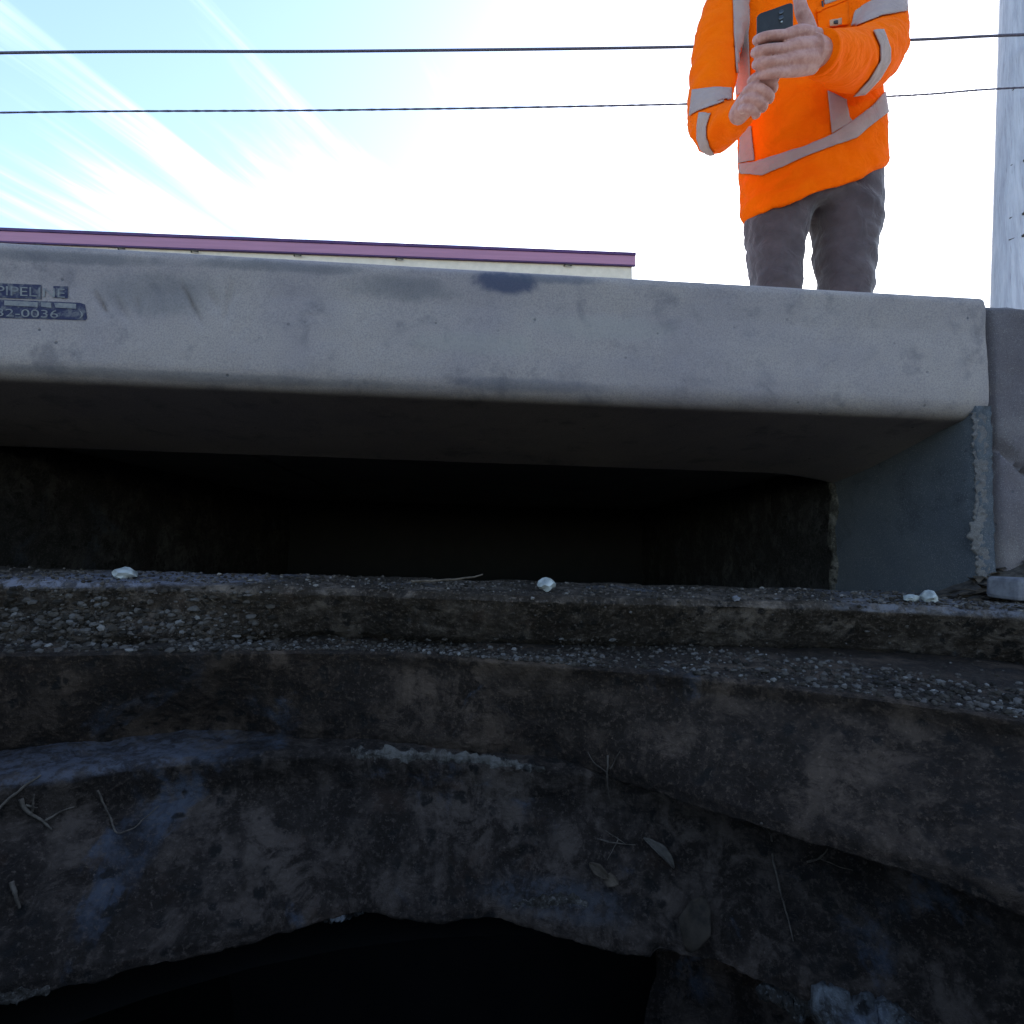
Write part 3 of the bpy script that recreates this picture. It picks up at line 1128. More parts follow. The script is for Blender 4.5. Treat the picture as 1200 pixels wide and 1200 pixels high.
# heap of dirt and leaf litter against the curb on the right
hp = []
nu, nv = 70, 40
for i in range(nu):
    for j in range(nv):
        xl = -0.10 + 0.6 * i / (nu - 1); yl = -0.055 + 0.065 * j / (nv - 1)
        w = CM @ Vector((xl, yl, 0))
        base = z_g0 + s_g * w.x
        rise = smooth01(np.array((xl + 0.09) / 0.14)) * smooth01(np.array((yl + 0.055) / 0.06))
        z = base - 0.0015 + 0.040 * float(rise) + 0.003 * float(fbm(np.array([w.x, w.y, 0.0]), 60, 3, 0.6, 4))
        hp.append((w.x, w.y, z))
litter = mesh_obj('silt_heap', hp, grid_faces(nu, nv, flip=True), MAT_LITTER)
tag(litter, 'low bank of dark silt washed against the curb at the right', 'silt', kind='stuff')
bvh_h = BVHTree.FromPolygons([Vector(q) for q in hp], grid_faces(nu, nv))
parts = []
for _ in range(420):
    xl = random.uniform(-0.07, 0.45); yl = random.uniform(-0.05, 0.0)
    w = CM @ Vector((xl, yl, 0))
    h = bvh_h.ray_cast(Vector((w.x, w.y, 0.1)), Vector((0, 0, -1)))
    if h[0] is None: continue
    p = h[0] + Vector((0, 0, random.uniform(0, 0.0025)))
    a = random.uniform(0, 6.28); l = random.uniform(0.004, 0.013); w2 = l * random.uniform(0.12, 0.4)
    u = Vector((math.cos(a), math.sin(a), random.uniform(-.35, .35))) * l
    s2 = Vector((-math.sin(a), math.cos(a), random.uniform(-.4, .4))) * w2
    up = Vector((0, 0, random.uniform(0.0005, 0.002)))
    parts.append(([p - u, p - s2 + up, p + u, p + s2 + up, p - s2 + up - Vector((0, 0, .0006)), p + s2 + up - Vector((0, 0, .0006))], [(0, 1, 3), (1, 2, 3), (0, 5, 4), (4, 5, 2)]))
V, Fs = join_geo(parts)
tag(mesh_obj('leaf_litter', V, Fs, MAT_LEAF, smooth=False), 'shredded dead leaves and stalks on the silt beside the curb', 'leaf litter', kind='stuff')


def twig(name, pxpts, r, label, cat='twig', mat=None, lift=0.002, branches=(), Y=None):
    def P(x, y, l):
        if Y is not None:
            return at(x, y, Y)
        p, n = surf(x, y)
        if p is None:
            return at(x, y, 0.4)
        return p + n * l
    parts = []
    for pts, rr in [(pxpts, r)] + [(b_, r * 0.6) for b_ in branches]:
        pp = spline([tuple(P(x, y, lift + (0.001 * math.sin(k * 2)))) for k, (x, y) in enumerate(pts)], max(14, len(pts) * 5))
        n = len(pp)
        pp = pp + 0.0004 * np.stack([vnoise(pp * 260, 1), vnoise(pp * 260, 2), vnoise(pp * 260, 3)], -1)
        rr *= 0.75
        parts.append(tube(pp, [rr * (1 - 0.55 * i / n) * random.uniform(.85, 1.2) for i in range(n)], 7))
    V, Fs = join_geo(parts)
    o = mesh_obj(name, V, Fs, mat or MAT_TWIG)
    tag(o, label, cat)
    return o


twig('twig', [(482, 681), (510, 680.5), (540, 678), (562, 674.5), (566, 673)], 0.0013, 'thin pale stick lying on the ledge edge in the middle', Y=0.43)
twig('root', [(25, 935), (35, 950), (48, 962), (60, 975)], 0.0016, 'forked pale rootlet hanging on the lower course at the left', 'root', branches=[[(40, 950), (42, 928)], [(52, 965), (72, 952), (88, 945)], [(30, 942), (45, 945)]])
twig('root', [(-20, 962), (10, 936), (28, 922), (48, 910)], 0.0014, 'thin root slanting up to the ledge at the far left', 'root')
twig('root', [(115, 925), (122, 945), (130, 962), (138, 978), (155, 975), (170, 962), (188, 945)], 0.0008, 'hair-thin root bent in a V below the pale ledge', 'root')
twig('stem', [(893, 965), (902, 985), (907, 1010), (914, 1045), (922, 1075), (929, 1103)], 0.0009, 'long straight dead grass stem hanging down the lower course at the right', 'dead stem')
twig('stem', [(715, 885), (713, 910), (716, 940)], 0.0008, 'short stalk hanging over the shadowed joint in the middle', 'dead stem', branches=[[(713, 905), (700, 892), (690, 880)], [(716, 900), (730, 880)]])
twig('stem', [(700, 985), (722, 988), (745, 990)], 0.0006, 'fine crossed grass blades on the lower course left of the curled leaf', 'dead stem', branches=[[(708, 975), (735, 990)], [(725, 985), (712, 1010)]])
twig('stem', [(945, 1010), (962, 1005), (970, 995)], 0.0008, 'small branched stalk right of the long stem', 'dead stem', branches=[[(962, 1005), (980, 1020), (1000, 1022)]])
twig('stem', [(14, 1035), (20, 1050), (24, 1065)], 0.0016, 'stub of root low on the left wall', 'root')


def leaf(px, py, L_, W_, ang, curl, label, tiltx=0.5, mat=None):
    p, n = surf(px, py)
    if p is None:
        p = at(px, py, 0.35); n = Vector((0, -1, 0))
    nu, nv = 14, 7
    V = []
    for i in range(nu):
        u = i / (nu - 1)
        w = W_ * math.sin(math.pi * min(1, u * 0.94 + 0.03)) ** 0.8 * (1 + 0.06 * math.sin(u * 17) + random.uniform(-.04, .04))
        for j in range(nv):
            s = (j / (nv - 1) - 0.5)
            V.append(Vector(((u - 0.5) * L_, s * w, curl * (abs(s) * 2) ** 2 * w + 0.15 * L_ * math.sin(u * 3) + 0.0004 * random.uniform(-1, 1))))
    u1 = Vector((1, 0, 0)); up = Vector((0, 0, 1))
    e1_ = (Vector((math.cos(ang), 0, math.sin(ang))) - n * Vector((math.cos(ang), 0, math.sin(ang))).dot(n)).normalized()
    e2_ = n.cross(e1_)
    V = [p + n * 0.002 + e1_ * v.x + e2_ * v.y + n * v.z for v in V]
    o = mesh_obj('leaf', V, grid_faces(nu, nv), mat or MAT_LEAF)
    m_ = o.modifiers.new('s', 'SOLIDIFY'); m_.thickness = 0.0005
    tag(o, label, 'dead leaf')
    return o


MAT_LEAF_D = simple_mat('dark dead leaf', (0.014, 0.010, 0.006), (0.045, 0.032, 0.021), 120, 0.85, 0.5, 0.001)
MAT_LEAF_P = simple_mat('pale dead leaf', (0.05, 0.042, 0.034), (0.12, 0.10, 0.08), 120, 0.85, 0.5, 0.001)
leaf(770, 1000, 0.022, 0.006, R(-50), 0.8, 'pale curled dead leaf stuck to the lower course at centre right', mat=MAT_LEAF_P)
leaf(703, 1022, 0.014, 0.006, R(-40), 0.6, 'small grey leaf scrap left of the curled leaf')
leaf(717, 1033, 0.009, 0.007, R(-20), 0.3, 'tiny leaf scrap just below the grey one')
leaf(817, 1082, 0.028, 0.016, R(75), 0.2, 'broad brown dead leaf standing at the bottom edge of the lower course', mat=MAT_LEAF_D)

MAT_CRUST = dirt_mat('crumbling mortar and highlight', (0.13, 0.115, 0.10), (0.03, 0.024, 0.018), dirt_lo=0.5, dirt_hi=0.7)
MAT_CRUST_B = dirt_mat('pale broken concrete and highlight', (0.13, 0.135, 0.14), (0.03, 0.027, 0.024), dirt_lo=0.48, dirt_hi=0.66)


def crust(pxpts, r, mat, amp, seed, flat=0.5):
    pts = []
    for (x, y, k) in spline(pxpts, 90):
        p, n = surf(x, y)
        if p is None or p.length > 0.6:
            p = Vector(on_plane(x, y, -0.222, -0.03))
        pts.append((p.x, p.y, p.z, k * r))
    pts = np.array(pts)
    ker = np.ones(7) / 7
    sm = np.stack([np.convolve(np.pad(pts[:, k], 3, 'edge'), ker, 'valid') for k in range(4)], -1)
    V, Fs = tube(sm[:, :3], [(q[3] * (1 + 0.35 * float(vnoise(np.array([i * 0.3, 0, 0]), seed))), q[3] * flat) for i, q in enumerate(sm)], 20, ref=(0, 0, 1))
    Va = np.array([list(v) for v in V])
    Va += amp * np.stack([fbm(Va, 170, 4, 0.65, seed), fbm(Va, 170, 4, 0.65, seed + 5), fbm(Va, 170, 4, 0.65, seed + 9)], -1)
    o = mesh_obj('crust_and_highlight', Va, Fs, mat)
    return keep(o)


crust([(410, 883, .7), (440, 884, 1.0), (480, 887, .8), (520, 888, 1.1), (560, 891, .9), (600, 896, .8), (640, 903, .3)], 0.0042, MAT_CRUST, 0.0035, 3)
crust([(600, 1062, .3), (630, 1058, 1), (660, 1056, 1.2), (690, 1060, .4)], 0.0030, MAT_CRUST, 0.0028, 4)
crust([(-20, 1172, 1), (20, 1168, 1.1), (60, 1160, .4)], 0.0028, MAT_CRUST, 0.0020, 5)  # highlight on the bottom edge, drawn as a pale crust
crust([(380, 1080, .3), (400, 1074, 1), (425, 1068, .4)], 0.0022, MAT_CRUST_B, 0.0018, 6)  # another edge highlight put in as a paler strip
crust([(885, 1158, .5), (930, 1172, 1.2), (980, 1185, 1.5), (1030, 1195, 1.3), (1080, 1210, .6)], 0.0060, MAT_CRUST_B, 0.0045, 7, 0.7)

# ------------------------------------------------------------------ building beyond the street
mk, t, b = new_mat('mauve metal fascia')
v = coords(t)
t.links.new(mixcol(t, mrange(t, tex_noise(t, coords(t, (0.3, 1, 6)), 3, 3), 0.3, 0.7), (0.31, 0.135, 0.215), (0.36, 0.155, 0.245)), b.inputs['Base Color'])
b.inputs['Roughness'].default_value = 0.55
MAT_FASCIA = mk
MAT_FASCIA_D = simple_mat('dark violet roof edge', (0.05, 0.02, 0.08), (0.08, 0.03, 0.12), 5, 0.5)
MAT_CREAM = simple_mat('cream stucco', (0.58, 0.50, 0.42), (0.66, 0.57, 0.48), 8, 0.9, 0.3, 0.003)
MAT_GLASSD = simple_mat('dark window glass', (0.02, 0.025, 0.03), (0.03, 0.035, 0.04), 3, 0.1, 0.0, 0.001, 0.6)
MAT_FRAME = simple_mat('bronze window frame', (0.05, 0.04, 0.035), (0.07, 0.06, 0.05), 30, 0.5)

BR = at(744, 297, 11.0)
BL = at(0, 267, 10.12)
bx = (BR - BL); bx.z = 0; bx.normalize()
top_r = BR.z
ang = math.atan2(bx.y, bx.x)
gz = -0.5
bld = empty('shop_building', (BR.x, BR.y, gz)); bld.rotation_euler = (0, 0, ang)
tag(bld, 'long low cream building with mauve roof fascia, showing above the hood at the left', 'building')
Ht = top_r - gz
LEN = 24.0
fh = 0.235
box_obj('wall', (-LEN, -0.05, 0.03, 9.0, 0, Ht - fh + 0.01), MAT_CREAM, bld)
box_obj('fascia', (-LEN, 0.0, -0.03, 0.028, Ht - fh, Ht - 0.061), MAT_FASCIA, bld)
box_obj('roof_edge', (-LEN, 0.012, -0.05, 9.1, Ht - 0.060, Ht), MAT_FASCIA_D, bld, 0.01)
box_obj('drip_flashing', (-LEN, 0.0, -0.026, 0.027, Ht - fh - 0.022, Ht - fh - 0.001), MAT_FASCIA_D, bld)
for k in range(7):
    xx = -1.2 - k * 3.2
    fr = box_obj('window', (xx - 2.0, xx, 0.0, 0.029, 1.0, 2.9), MAT_FRAME, bld, 0.01)
    box_obj('pane', (xx - 1.93, xx - 1.04, -0.012, -0.001, 1.07, 2.83), MAT_GLASSD, fr)
    box_obj('pane', (xx - 0.96, xx - 0.07, -0.012, -0.001, 1.07, 2.83), MAT_GLASSD, fr)
for k, pxx in enumerate((40, 130, 212, 330, 450, 655)):
    t_ = (pxx - 744) / 744 * (BR - BL).length
    V_, F_ = tube([(t_, 0.03, Ht - fh - 0.05), (t_, 0.0, Ht - fh - 0.04), (t_ + 0.03, -0.03, Ht - fh - 0.045), (t_ + 0.14, -0.03, Ht - fh - 0.06)], [0.012, 0.011, 0.011, 0.016], 10, ref=(1, 0, 0))
    mesh_obj('lamp_bracket', V_, F_, MAT_FRAME, bld)

# ------------------------------------------------------------------ utility pole and wires
mk, t, b = new_mat('weathered pole wood')
v = coords(t, (9, 9, 0.5))
g1 = tex_noise(t, v, 3, 6, 0.7, 0.2)
g2 = tex_noise(t, coords(t, (60, 60, 1.2)), 1, 3, 0.6)
c = mixcol(t, mrange(t, g1, 0.3, 0.7), (0.33, 0.33, 0.38), (0.48, 0.48, 0.53))
c = mixcol(t, mrange(t, g2, 0.6, 0.75, 0, 0.7), c, (0.17, 0.16, 0.18))
t.links.new(c, b.inputs['Base Color']); b.inputs['Roughness'].default_value = 0.9
bump(t, b, M(t, 'ADD', g1, M(t, 'MULTIPLY', g2, -0.7)), 0.7, 0.01)
MAT_POLE = mk
MAT_WIRE = simple_mat('grey cable sheath', (0.055, 0.05, 0.075), (0.10, 0.09, 0.13), 60, 0.6)
MAT_STEEL = simple_mat('galvanised steel', (0.25, 0.26, 0.28), (0.4, 0.4, 0.42), 40, 0.5)
PY_ = 5.2
pb = at(1194, 350, PY_)
pt_ = at(1201, 0, PY_)
pole = empty('utility_pole', (pb.x, pb.y, -0.3))
tag(pole, 'weathered grey wooden utility pole at the right edge', 'utility pole')
dirp = (pt_ - pb) / (pt_.z - pb.z)
pts, rad_ = [], []
for k in range(60):
    z = -0.3 + 9.8 * k / 59
    p = pb + dirp * (z - pb.z)
    pts.append((p.x - pb.x, p.y - pb.y, z + 0.3)); rad_.append(0.215 - 0.0052 * z)
V, Fs = tube(pts, rad_, 40, ref=(1, 0, 0))
Va = np.array([list(v) for v in V])
Va[:, :2] += (fbm(Va * np.array([1, 1, 0.12]), 14, 4, 0.6, 5) * 0.006)[:, None]
mesh_obj('shaft', Va, Fs, MAT_POLE, pole)


def pole_front(z, a=0.0):
    p = pb + dirp * (z - pb.z)
    r = 0.215 - 0.0052 * z
    return Vector((p.x - pb.x + r * math.sin(a), p.y - pb.y - r * math.cos(a), z + 0.3))


for (py, sz) in ((42, 0.10), (103, 0.07)):
    z = at(1190, py, PY_ - .2).z
    V, Fs = tube([pole_front(z) + Vector((-0.04, -0.05, 0)), pole_front(z) + Vector((0.03, -0.06, 0)), pole_front(z) + Vector((sz + .05, -0.05, 0.0))], 0.026, 10, ref=(0, 0, 1))
    mesh_obj('cable_clamp', V, Fs, MAT_FRAME, pole)
for (py, py2) in ((185, 172), (248, 240), (274, 270), (95, 70)):
    q0 = pole_front(at(1175, py, PY_ - .2).z, R(-62)); q1 = pole_front(at(1188, (py + py2) / 2, PY_ - .2).z, R(-25)); q2 = pole_front(at(1195, py2, PY_ - .2).z, R(0))
    V, Fs = tube(spline([tuple(q0), tuple(q1), tuple(q2)], 8), 0.006, 6)
    mesh_obj('guard_wire', V, Fs, MAT_FRAME, pole)
    V, Fs = tube([pole_front(q0.z - 0.3, R(-35)), pole_front(q0.z - 0.3, R(-35)) + Vector((0, -0.03, 0))], 0.012, 8)
    mesh_obj('bolt', V, Fs, MAT_FRAME, pole)


def wire(pxs, r, label, Y=4.93, twist=0.0):
    pts = []
    base = spline(pxs, 260)
    for i, (x, y) in enumerate(base):
        pts.append(at(x, y, Y))
    n = len(pts)
    if twist:
        parts = []
        for s in range(2):
            q = []
            for i, p in enumerate(pts):
                a = i * 2.1 + s * math.pi
                q.append(p + Vector((0, math.cos(a), math.sin(a))) * r * 0.3)
            parts.append(tube(q, r * 0.78, 6, ref=(0, 0, 1)))
        V, Fs = join_geo(parts)
    else:
        V, Fs = tube(pts, r, 8, ref=(0, 0, 1))
    o = mesh_obj('overhead_wire', V, Fs, MAT_WIRE)
    tag(o, label, 'wire', 'overhead wires crossing the sky')
    return o


wire([(-1800, 130), (-700, 78), (0, 62), (400, 60), (800, 55), (1060, 47), (1190, 41), (1500, 30), (2500, 40)], 0.0115, 'upper and thicker of the two overhead wires running to the pole')
wire([(-1800, 190), (-700, 146), (0, 132), (400, 129), (800, 122), (1060, 112), (1190, 103), (1500, 92), (2500, 95)], 0.0088, 'lower and thinner of the two overhead wires running to the pole', twist=1)

# ------------------------------------------------------------------ the person
def cloth_mat(name, c1, c2, weave=900, rough=0.85, sheen=0.2, scale=14):
    m, t, b = new_mat(name)
    v = coords(t)
    n = tex_noise(t, v, scale, 4, 0.6)
    w = tex_noise(t, v, weave, 2, 0.5)
    c = mixcol(t, mrange(t, n, 0.3, 0.7), c1, c2)
    c = mixcol(t, mrange(t, w, 0.4, 0.7, 0, 0.2), c, tuple(x * 0.6 for x in c1))
    t.links.new(c, b.inputs['Base Color'])
    b.inputs['Roughness'].default_value = rough
    b.inputs['Sheen Weight'].default_value = sheen
    b.inputs['Specular IOR Level'].default_value = 0.15
    h = tex_noise(t, coords(t, (1, 1, 1), (0.4, 0.5, 0.2)), 22, 3, 0.5, 1.2)
    pv = bump(t, b, h, 0.45, 0.012)
    bump(t, b, w, 0.25, 0.0008, pv)
    return m


MAT_ORANGE = cloth_mat('hi-vis orange knit', (0.98, 0.145, 0.001), (0.95, 0.125, 0.001))
for k_, v_ in (('Sheen Weight', 0.0), ('Specular IOR Level', 0.04)): MAT_ORANGE.node_tree.nodes['Principled BSDF'].inputs[k_].default_value = v_
MAT_REFL = cloth_mat('silver reflective tape', (0.40, 0.30, 0.27), (0.34, 0.255, 0.235), sheen=0.0)
MAT_TROUSER = cloth_mat('charcoal canvas', (0.052, 0.039, 0.044), (0.080, 0.062, 0.068), sheen=0.3)
MAT_BELT = simple_mat('dark belt', (0.03, 0.03, 0.03), (0.05, 0.05, 0.05), 50, 0.6)
MAT_BOOT = simple_mat('brown boot leather', (0.06, 0.04, 0.025), (0.09, 0.06, 0.04), 40, 0.7)
MAT_HAIR = simple_mat('dark hair', (0.03, 0.02, 0.015), (0.05, 0.035, 0.025), 200, 0.6, stretch=(1, 1, 0.2))
MAT_PHONE = simple_mat('black phone case', (0.018, 0.017, 0.016), (0.025, 0.024, 0.022), 60, 0.5)
MAT_LENS = simple_mat('phone lens glass', (0.01, 0.01, 0.012), (0.015, 0.015, 0.02), 10, 0.08, 0.0, 0.001, 0.8)
m, t, b = new_mat('skin')
v = coords(t)
n1 = tex_noise(t, v, 75, 5, 0.65)
t.links.new(mixcol(t, mrange(t, n1, 0.3, 0.7), (0.35, 0.155, 0.12), (0.46, 0.24, 0.195)), b.inputs['Base Color'])
b.inputs['Roughness'].default_value = 0.6
b.inputs['Subsurface Weight'].default_value = 0.08
b.inputs['Subsurface Radius'].default_value = (0.01, 0.004, 0.002)
bump(t, b, tex_noise(t, v, 380, 3, 0.6), 0.25, 0.0008)
MAT_SKIN = m


def remesh(parts, voxel, smooth_it=4):
    V, Fs = join_geo(parts)
    o = mesh_obj('tmp', V, Fs)
    md = o.modifiers.new('r', 'REMESH'); md.mode = 'VOXEL'; md.voxel_size = voxel; md.use_smooth_shade = True
    ms = o.modifiers.new('s', 'SMOOTH'); ms.factor = 0.5; ms.iterations = smooth_it
    dg = bpy.context.evaluated_depsgraph_get()
    me = bpy.data.meshes.new_from_object(o.evaluated_get(dg))
    bpy.data.objects.remove(o)
    n = len(me.vertices)
    co = np.empty(n * 3); me.vertices.foreach_get('co', co)
    no = np.empty(n * 3); me.vertices.foreach_get('normal', no)
    return me, co.reshape(-1, 3), no.reshape(-1, 3)


def finish(me, co, name, mat, parent):
    me.vertices.foreach_set('co', co.ravel())
    me.materials.clear(); me.materials.append(mat)
    me.polygons.foreach_set('use_smooth', [True] * len(me.polygons))
    me.update()
    o = bpy.data.objects.new(name, me)
    me.name = name
    COL.objects.link(o)
    if parent:
        o.parent = parent
        o.matrix_parent_inverse = Matrix.Translation(parent.location).inverted()
    return o


PYc = 1.80


def ring_loft(rings, n=48, power=2.3):
    """rings: (cx, cy, half-width px, half-depth m, tilt px, front drop 0..1, Y)"""
    V = []
    for (cx, cy, hw, hd, tilt, fd, Y) in rings:
        for k in range(n):
            a = 2 * math.pi * k / n
            c, s = math.cos(a), math.sin(a)
            cc = math.copysign(abs(c) ** (2 / power), c); ss = math.copysign(abs(s) ** (2 / power), s)
            yy = Y - hd * ss
            px = cx + hw * cc
            base = at(px, cy + tilt * cc, Y)
            # x by the pixel at the ring's own depth, z partly following the view line
            z = base.z
            if ss > 0:
                z = z * (1 + fd * (yy / Y - 1))
            V.append(Vector((base.x, yy, z)))
    m_ = len(rings)
    Fs = grid_faces(m_, n, wrap=True)
    Fs.append(tuple(reversed(range(n))))
    Fs.append(tuple((m_ - 1) * n + k for k in range(n)))
    return V, Fs


person_loc = at(952, 400, PYc)
gzp = (CM @ Vector(((CMi @ at(952, 400, PYc)).x, (CMi @ at(952, 400, PYc)).y, -0.012))).z
person = empty('person', (person_loc.x, PYc, gzp))
tag(person, 'person in an orange hi-vis shirt and dark trousers holding a phone, standing behind the curb', 'person')

# trousers
leg_rings_l = [(916.5, 225, 36.8, 0.10, 4, 0.5, 1.80), (910.5, 262, 34.8, 0.10, 0, .6, 1.80), (908.5, 290, 29.8, 0.092, 0, .5, 1.80), (909.5, 320, 27.8, 0.085, 0, .5, 1.79),
               (909.5, 350, 25.8, 0.078, 0, .4, 1.79), (909.5, 400, 23.8, 0.072, 0, .3, 1.80), (908.5, 450, 23.8, 0.072, 0, .2, 1.81), (907.5, 500, 22.8, 0.068, 0, .1, 1.82), (906.5, 535, 23.8, 0.07, 0, 0, 1.82)]
leg_rings_r = [(989, 205, 38, 0.105, -6, 0.5, 1.80), (990, 235, 38.5, 0.105, -3, .6, 1.80), (991.5, 262, 36.8, 0.10, 0, .6, 1.80), (989.5, 290, 32.8, 0.092, 0, .5, 1.80), (989.5, 320, 29.8, 0.086, 0, .5, 1.79),
               (989.5, 350, 27.8, 0.08, 0, .4, 1.79), (990.5, 400, 24.8, 0.072, 0, .3, 1.80), (991.5, 450, 24.8, 0.072, 0, .2, 1.81), (992.5, 500, 22.8, 0.068, 0, .1, 1.82), (993.5, 535, 23.8, 0.07, 0, 0, 1.82)]
hip = [(952, 180, 68, 0.10, -14, .4, 1.80), (951, 205, 71, 0.105, -14, .5, 1.80), (951, 228, 72, 0.118, -8, .6, 1.80), (952, 238, 66, 0.10, -4, .6, 1.80), (951, 245, 40, 0.08, 0, .6, 1.80)]


def rev(r):
    return ring_loft(r, 40)


me, co, no = remesh([rev(leg_rings_l), rev(leg_rings_r), rev(hip)], 0.009, 5)
zrel = co[:, 2:3]
fold = 0.009 * np.clip(fbm(co * np.array([0.7, 0.7, 1.8]) + np.stack([co[:, 2] * 0.5, co[:, 0] * 0, co[:, 0] * 0.6], -1), 12, 3, 0.5, 3), -1, 1)
fold2 = 0.0045 * fbm(co, 38, 3, 0.55, 4)
co2 = co + no * (fold + fold2)[:, None]
finish(me, co2, 'trousers', MAT_TROUSER, person)

# shirt
torso = [(930, -52, 26, 0.07, 0, .0, 1.78), (931, -38, 45, 0.085, 0, .0, 1.77), (932, -25, 76, 0.105, 0, .1, 1.77), (935, 5, 78, 0.12, 0, .3, 1.77), (940, 50, 77, 0.125, 0, .5, 1.77),
         (946, 110, 78, 0.130, -6, .7, 1.78), (950, 160, 80, 0.130, -14, .8, 1.79), (951.5, 200, 80, 0.128, -23, .8, 1.79), (952, 218, 79.5, 0.124, -28, .8, 1.79), (952, 225, 77, 0.118, -29, .8, 1.79)]
arm_l = spline([(*at(862, -18, 1.76), 0.066), (*at(848, 20, 1.74), 0.070), (*at(838, 70, 1.70), 0.066), (*at(833, 120, 1.66), 0.063), (*at(836, 149, 1.60), 0.060), (*at(850, 146, 1.52), 0.049), (*at(866, 134, 1.44), 0.038), (*at(875, 125, 1.40), 0.031)], 40)
arm_r = spline([(*at(1004, -18, 1.76), 0.070), (*at(1020, 8, 1.73), 0.076), (*at(1028, 40, 1.68), 0.078), (*at(1020, 66, 1.58), 0.078), (*at(998, 71, 1.48), 0.066), (*at(975, 66, 1.38), 0.050), (*at(962, 62, 1.33), 0.044)], 40)


def arm_geo(A, k=1.0, n=28):
    return tube([p[:3] for p in A], [p[3] * k for p in A], n, ref=(0, 1, 0.2))


me, co, no = remesh([ring_loft(torso, 56, 2.5), arm_geo(arm_l), arm_geo(arm_r)], 0.0085, 5)
# folds: diagonal pulls over the belly, rings at the elbows
d1 = fbm(np.stack([co[:, 0] * 0.6 + co[:, 2] * 0.9, co[:, 1] * 0.5, co[:, 2] * 1.3 - co[:, 0] * 0.8], -1), 11, 3, 0.5, 8)
ridge = (1 - np.abs(d1) * 2.2).clip(-0.5, 1)
elb = np.exp(-(np.linalg.norm(co - np.array(at(838, 140, 1.6)), axis=1) / 0.10) ** 2) + np.exp(-(np.linalg.norm(co - np.array(at(1030, 60, 1.62)), axis=1) / 0.12) ** 2)
hemz = np.exp(-((co[:, 2] - 1.08) / 0.09) ** 2) * (co[:, 1] < 1.8)
hemfold = fbm(np.stack([co[:, 0] * 0.5, co[:, 1] * 0.3, co[:, 2] * 2.0 - co[:, 0] * 1.1], -1), 16, 3, 0.5, 14)
disp = 0.0055 * ridge + 0.009 * elb * fbm(co * np.array([1, 1, 2.0]), 22, 2, 0.5, 9) + 0.0016 * fbm(co, 50, 3, 0.5, 10) + 0.009 * hemz * hemfold
co2 = co + no * disp[:, None]
shirt = finish(me, co2, 'shirt', MAT_ORANGE, person)
polys = [tuple(p.vertices) for p in me.polygons]
bvh_s = BVHTree.FromPolygons([Vector(c) for c in co2], polys)


def drape(name, rows_, mat, off=0.0042, nu=26, nv=10, parent=None, up=0.0):
    """strip given as list of (xa, ya, xb, yb) photo points; laid on the shirt"""
    rr = np.array(rows_, float)
    seg = np.linspace(0, len(rr) - 1, nu)
    rows2_ = np.stack([np.interp(seg, np.arange(len(rr)), rr[:, k]) for k in range(4)], -1)
    V, ok = [], []
    for r_ in rows2_:
        for k in range(nv):
            f = k / (nv - 1)
            d = Vector(ray(r_[0] + (r_[2] - r_[0]) * f, r_[1] + (r_[3] - r_[1]) * f)).normalized()
            h = bvh_s.ray_cast(Vector((0, 0, 0)), d)
            if h[0] is None or h[0].length > 2.6:
                V.append(Vector((0, 0, 0))); ok.append(False); continue
            n_ = h[1] if h[1].dot(d) < 0 else -h[1]
            V.append(h[0] + n_ * off); ok.append(True)
    Fs = []
    for q in grid_faces(nu, nv):
        if not all(ok[i] for i in q): continue
        P = [V[i] for i in q]
        if max((P[i] - P[(i + 1) % 4]).length for i in range(4)) > 0.07: continue
        Fs.append(q)
    adj = {}
    for k_, q in enumerate(Fs):
        for i in q: adj.setdefault(i, []).append(k_)
    best, seen = [], set()
    for k0 in range(len(Fs)):
        if k0 in seen: continue
        st, comp = [k0], []
        seen.add(k0)
        while st:
            c_ = st.pop(); comp.append(c_)
            for i in Fs[c_]:
                for nb_ in adj[i]:
                    if nb_ not in seen: seen.add(nb_); st.append(nb_)
        if len(comp) > len(best): best = comp
    Fs = [Fs[k_] for k_ in best]
    used = sorted({i for q in Fs for i in q})
    mp = {i: k for k, i in enumerate(used)}
    o = mesh_obj(name, [V[i] for i in used], [tuple(mp[i] for i in q) for q in Fs], mat)
    m_ = o.modifiers.new('s', 'SOLIDIFY'); m_.thickness = 0.0018; m_.offset = 0
    o.parent = parent or person
    o.matrix_parent_inverse = Matrix.Translation(person.location).inverted()
    return o


drape('reflective_stripe', [(858, -12, 878, -12), (859, 40, 878, 40), (862, 90, 880, 90), (866, 118, 880, 110)], MAT_REFL)
drape('reflective_stripe', [(812, 106, 809, 136), (820, 105.5, 818, 131), (836, 104, 835, 125), (856, 104, 856, 118)], MAT_REFL, nv=12)
drape('reflective_stripe', [(820, 133, 834, 133), (818, 150, 829, 148), (818, 162, 829, 160), (822, 174, 832, 172), (830, 181, 838, 180)], MAT_REFL)
drape('reflective_stripe', [(869, 152, 881, 148), (868, 172, 883, 170), (866, 191, 885, 188)], MAT_REFL)
drape('reflective_stripe', [(867, 192, 868, 203), (884, 190, 893, 206), (912, 182, 912, 198), (945, 171, 944, 184), (975, 158, 975, 172), (1000, 141, 1003, 162), (1020, 125, 1022, 146), (1036, 108, 1040, 132)], MAT_REFL, nu=60)
drape('reflective_stripe', [(969, 107, 991, 118), (972, 135, 994, 138), (974, 157, 998, 143)], MAT_REFL)
drape('reflective_stripe', [(996, 34, 1001, 14), (1012, 28, 1014, 6), (1032, 20, 1032, -3), (1062, 14, 1062, -6)], MAT_REFL, nv=12)
drape('reflective_stripe', [(1022, 37, 1034, 36), (1030, 55, 1042, 58), (1030, 72, 1042, 72), (1018, 92, 1030, 92), (1001, 111, 1014, 109)], MAT_REFL, nu=30)
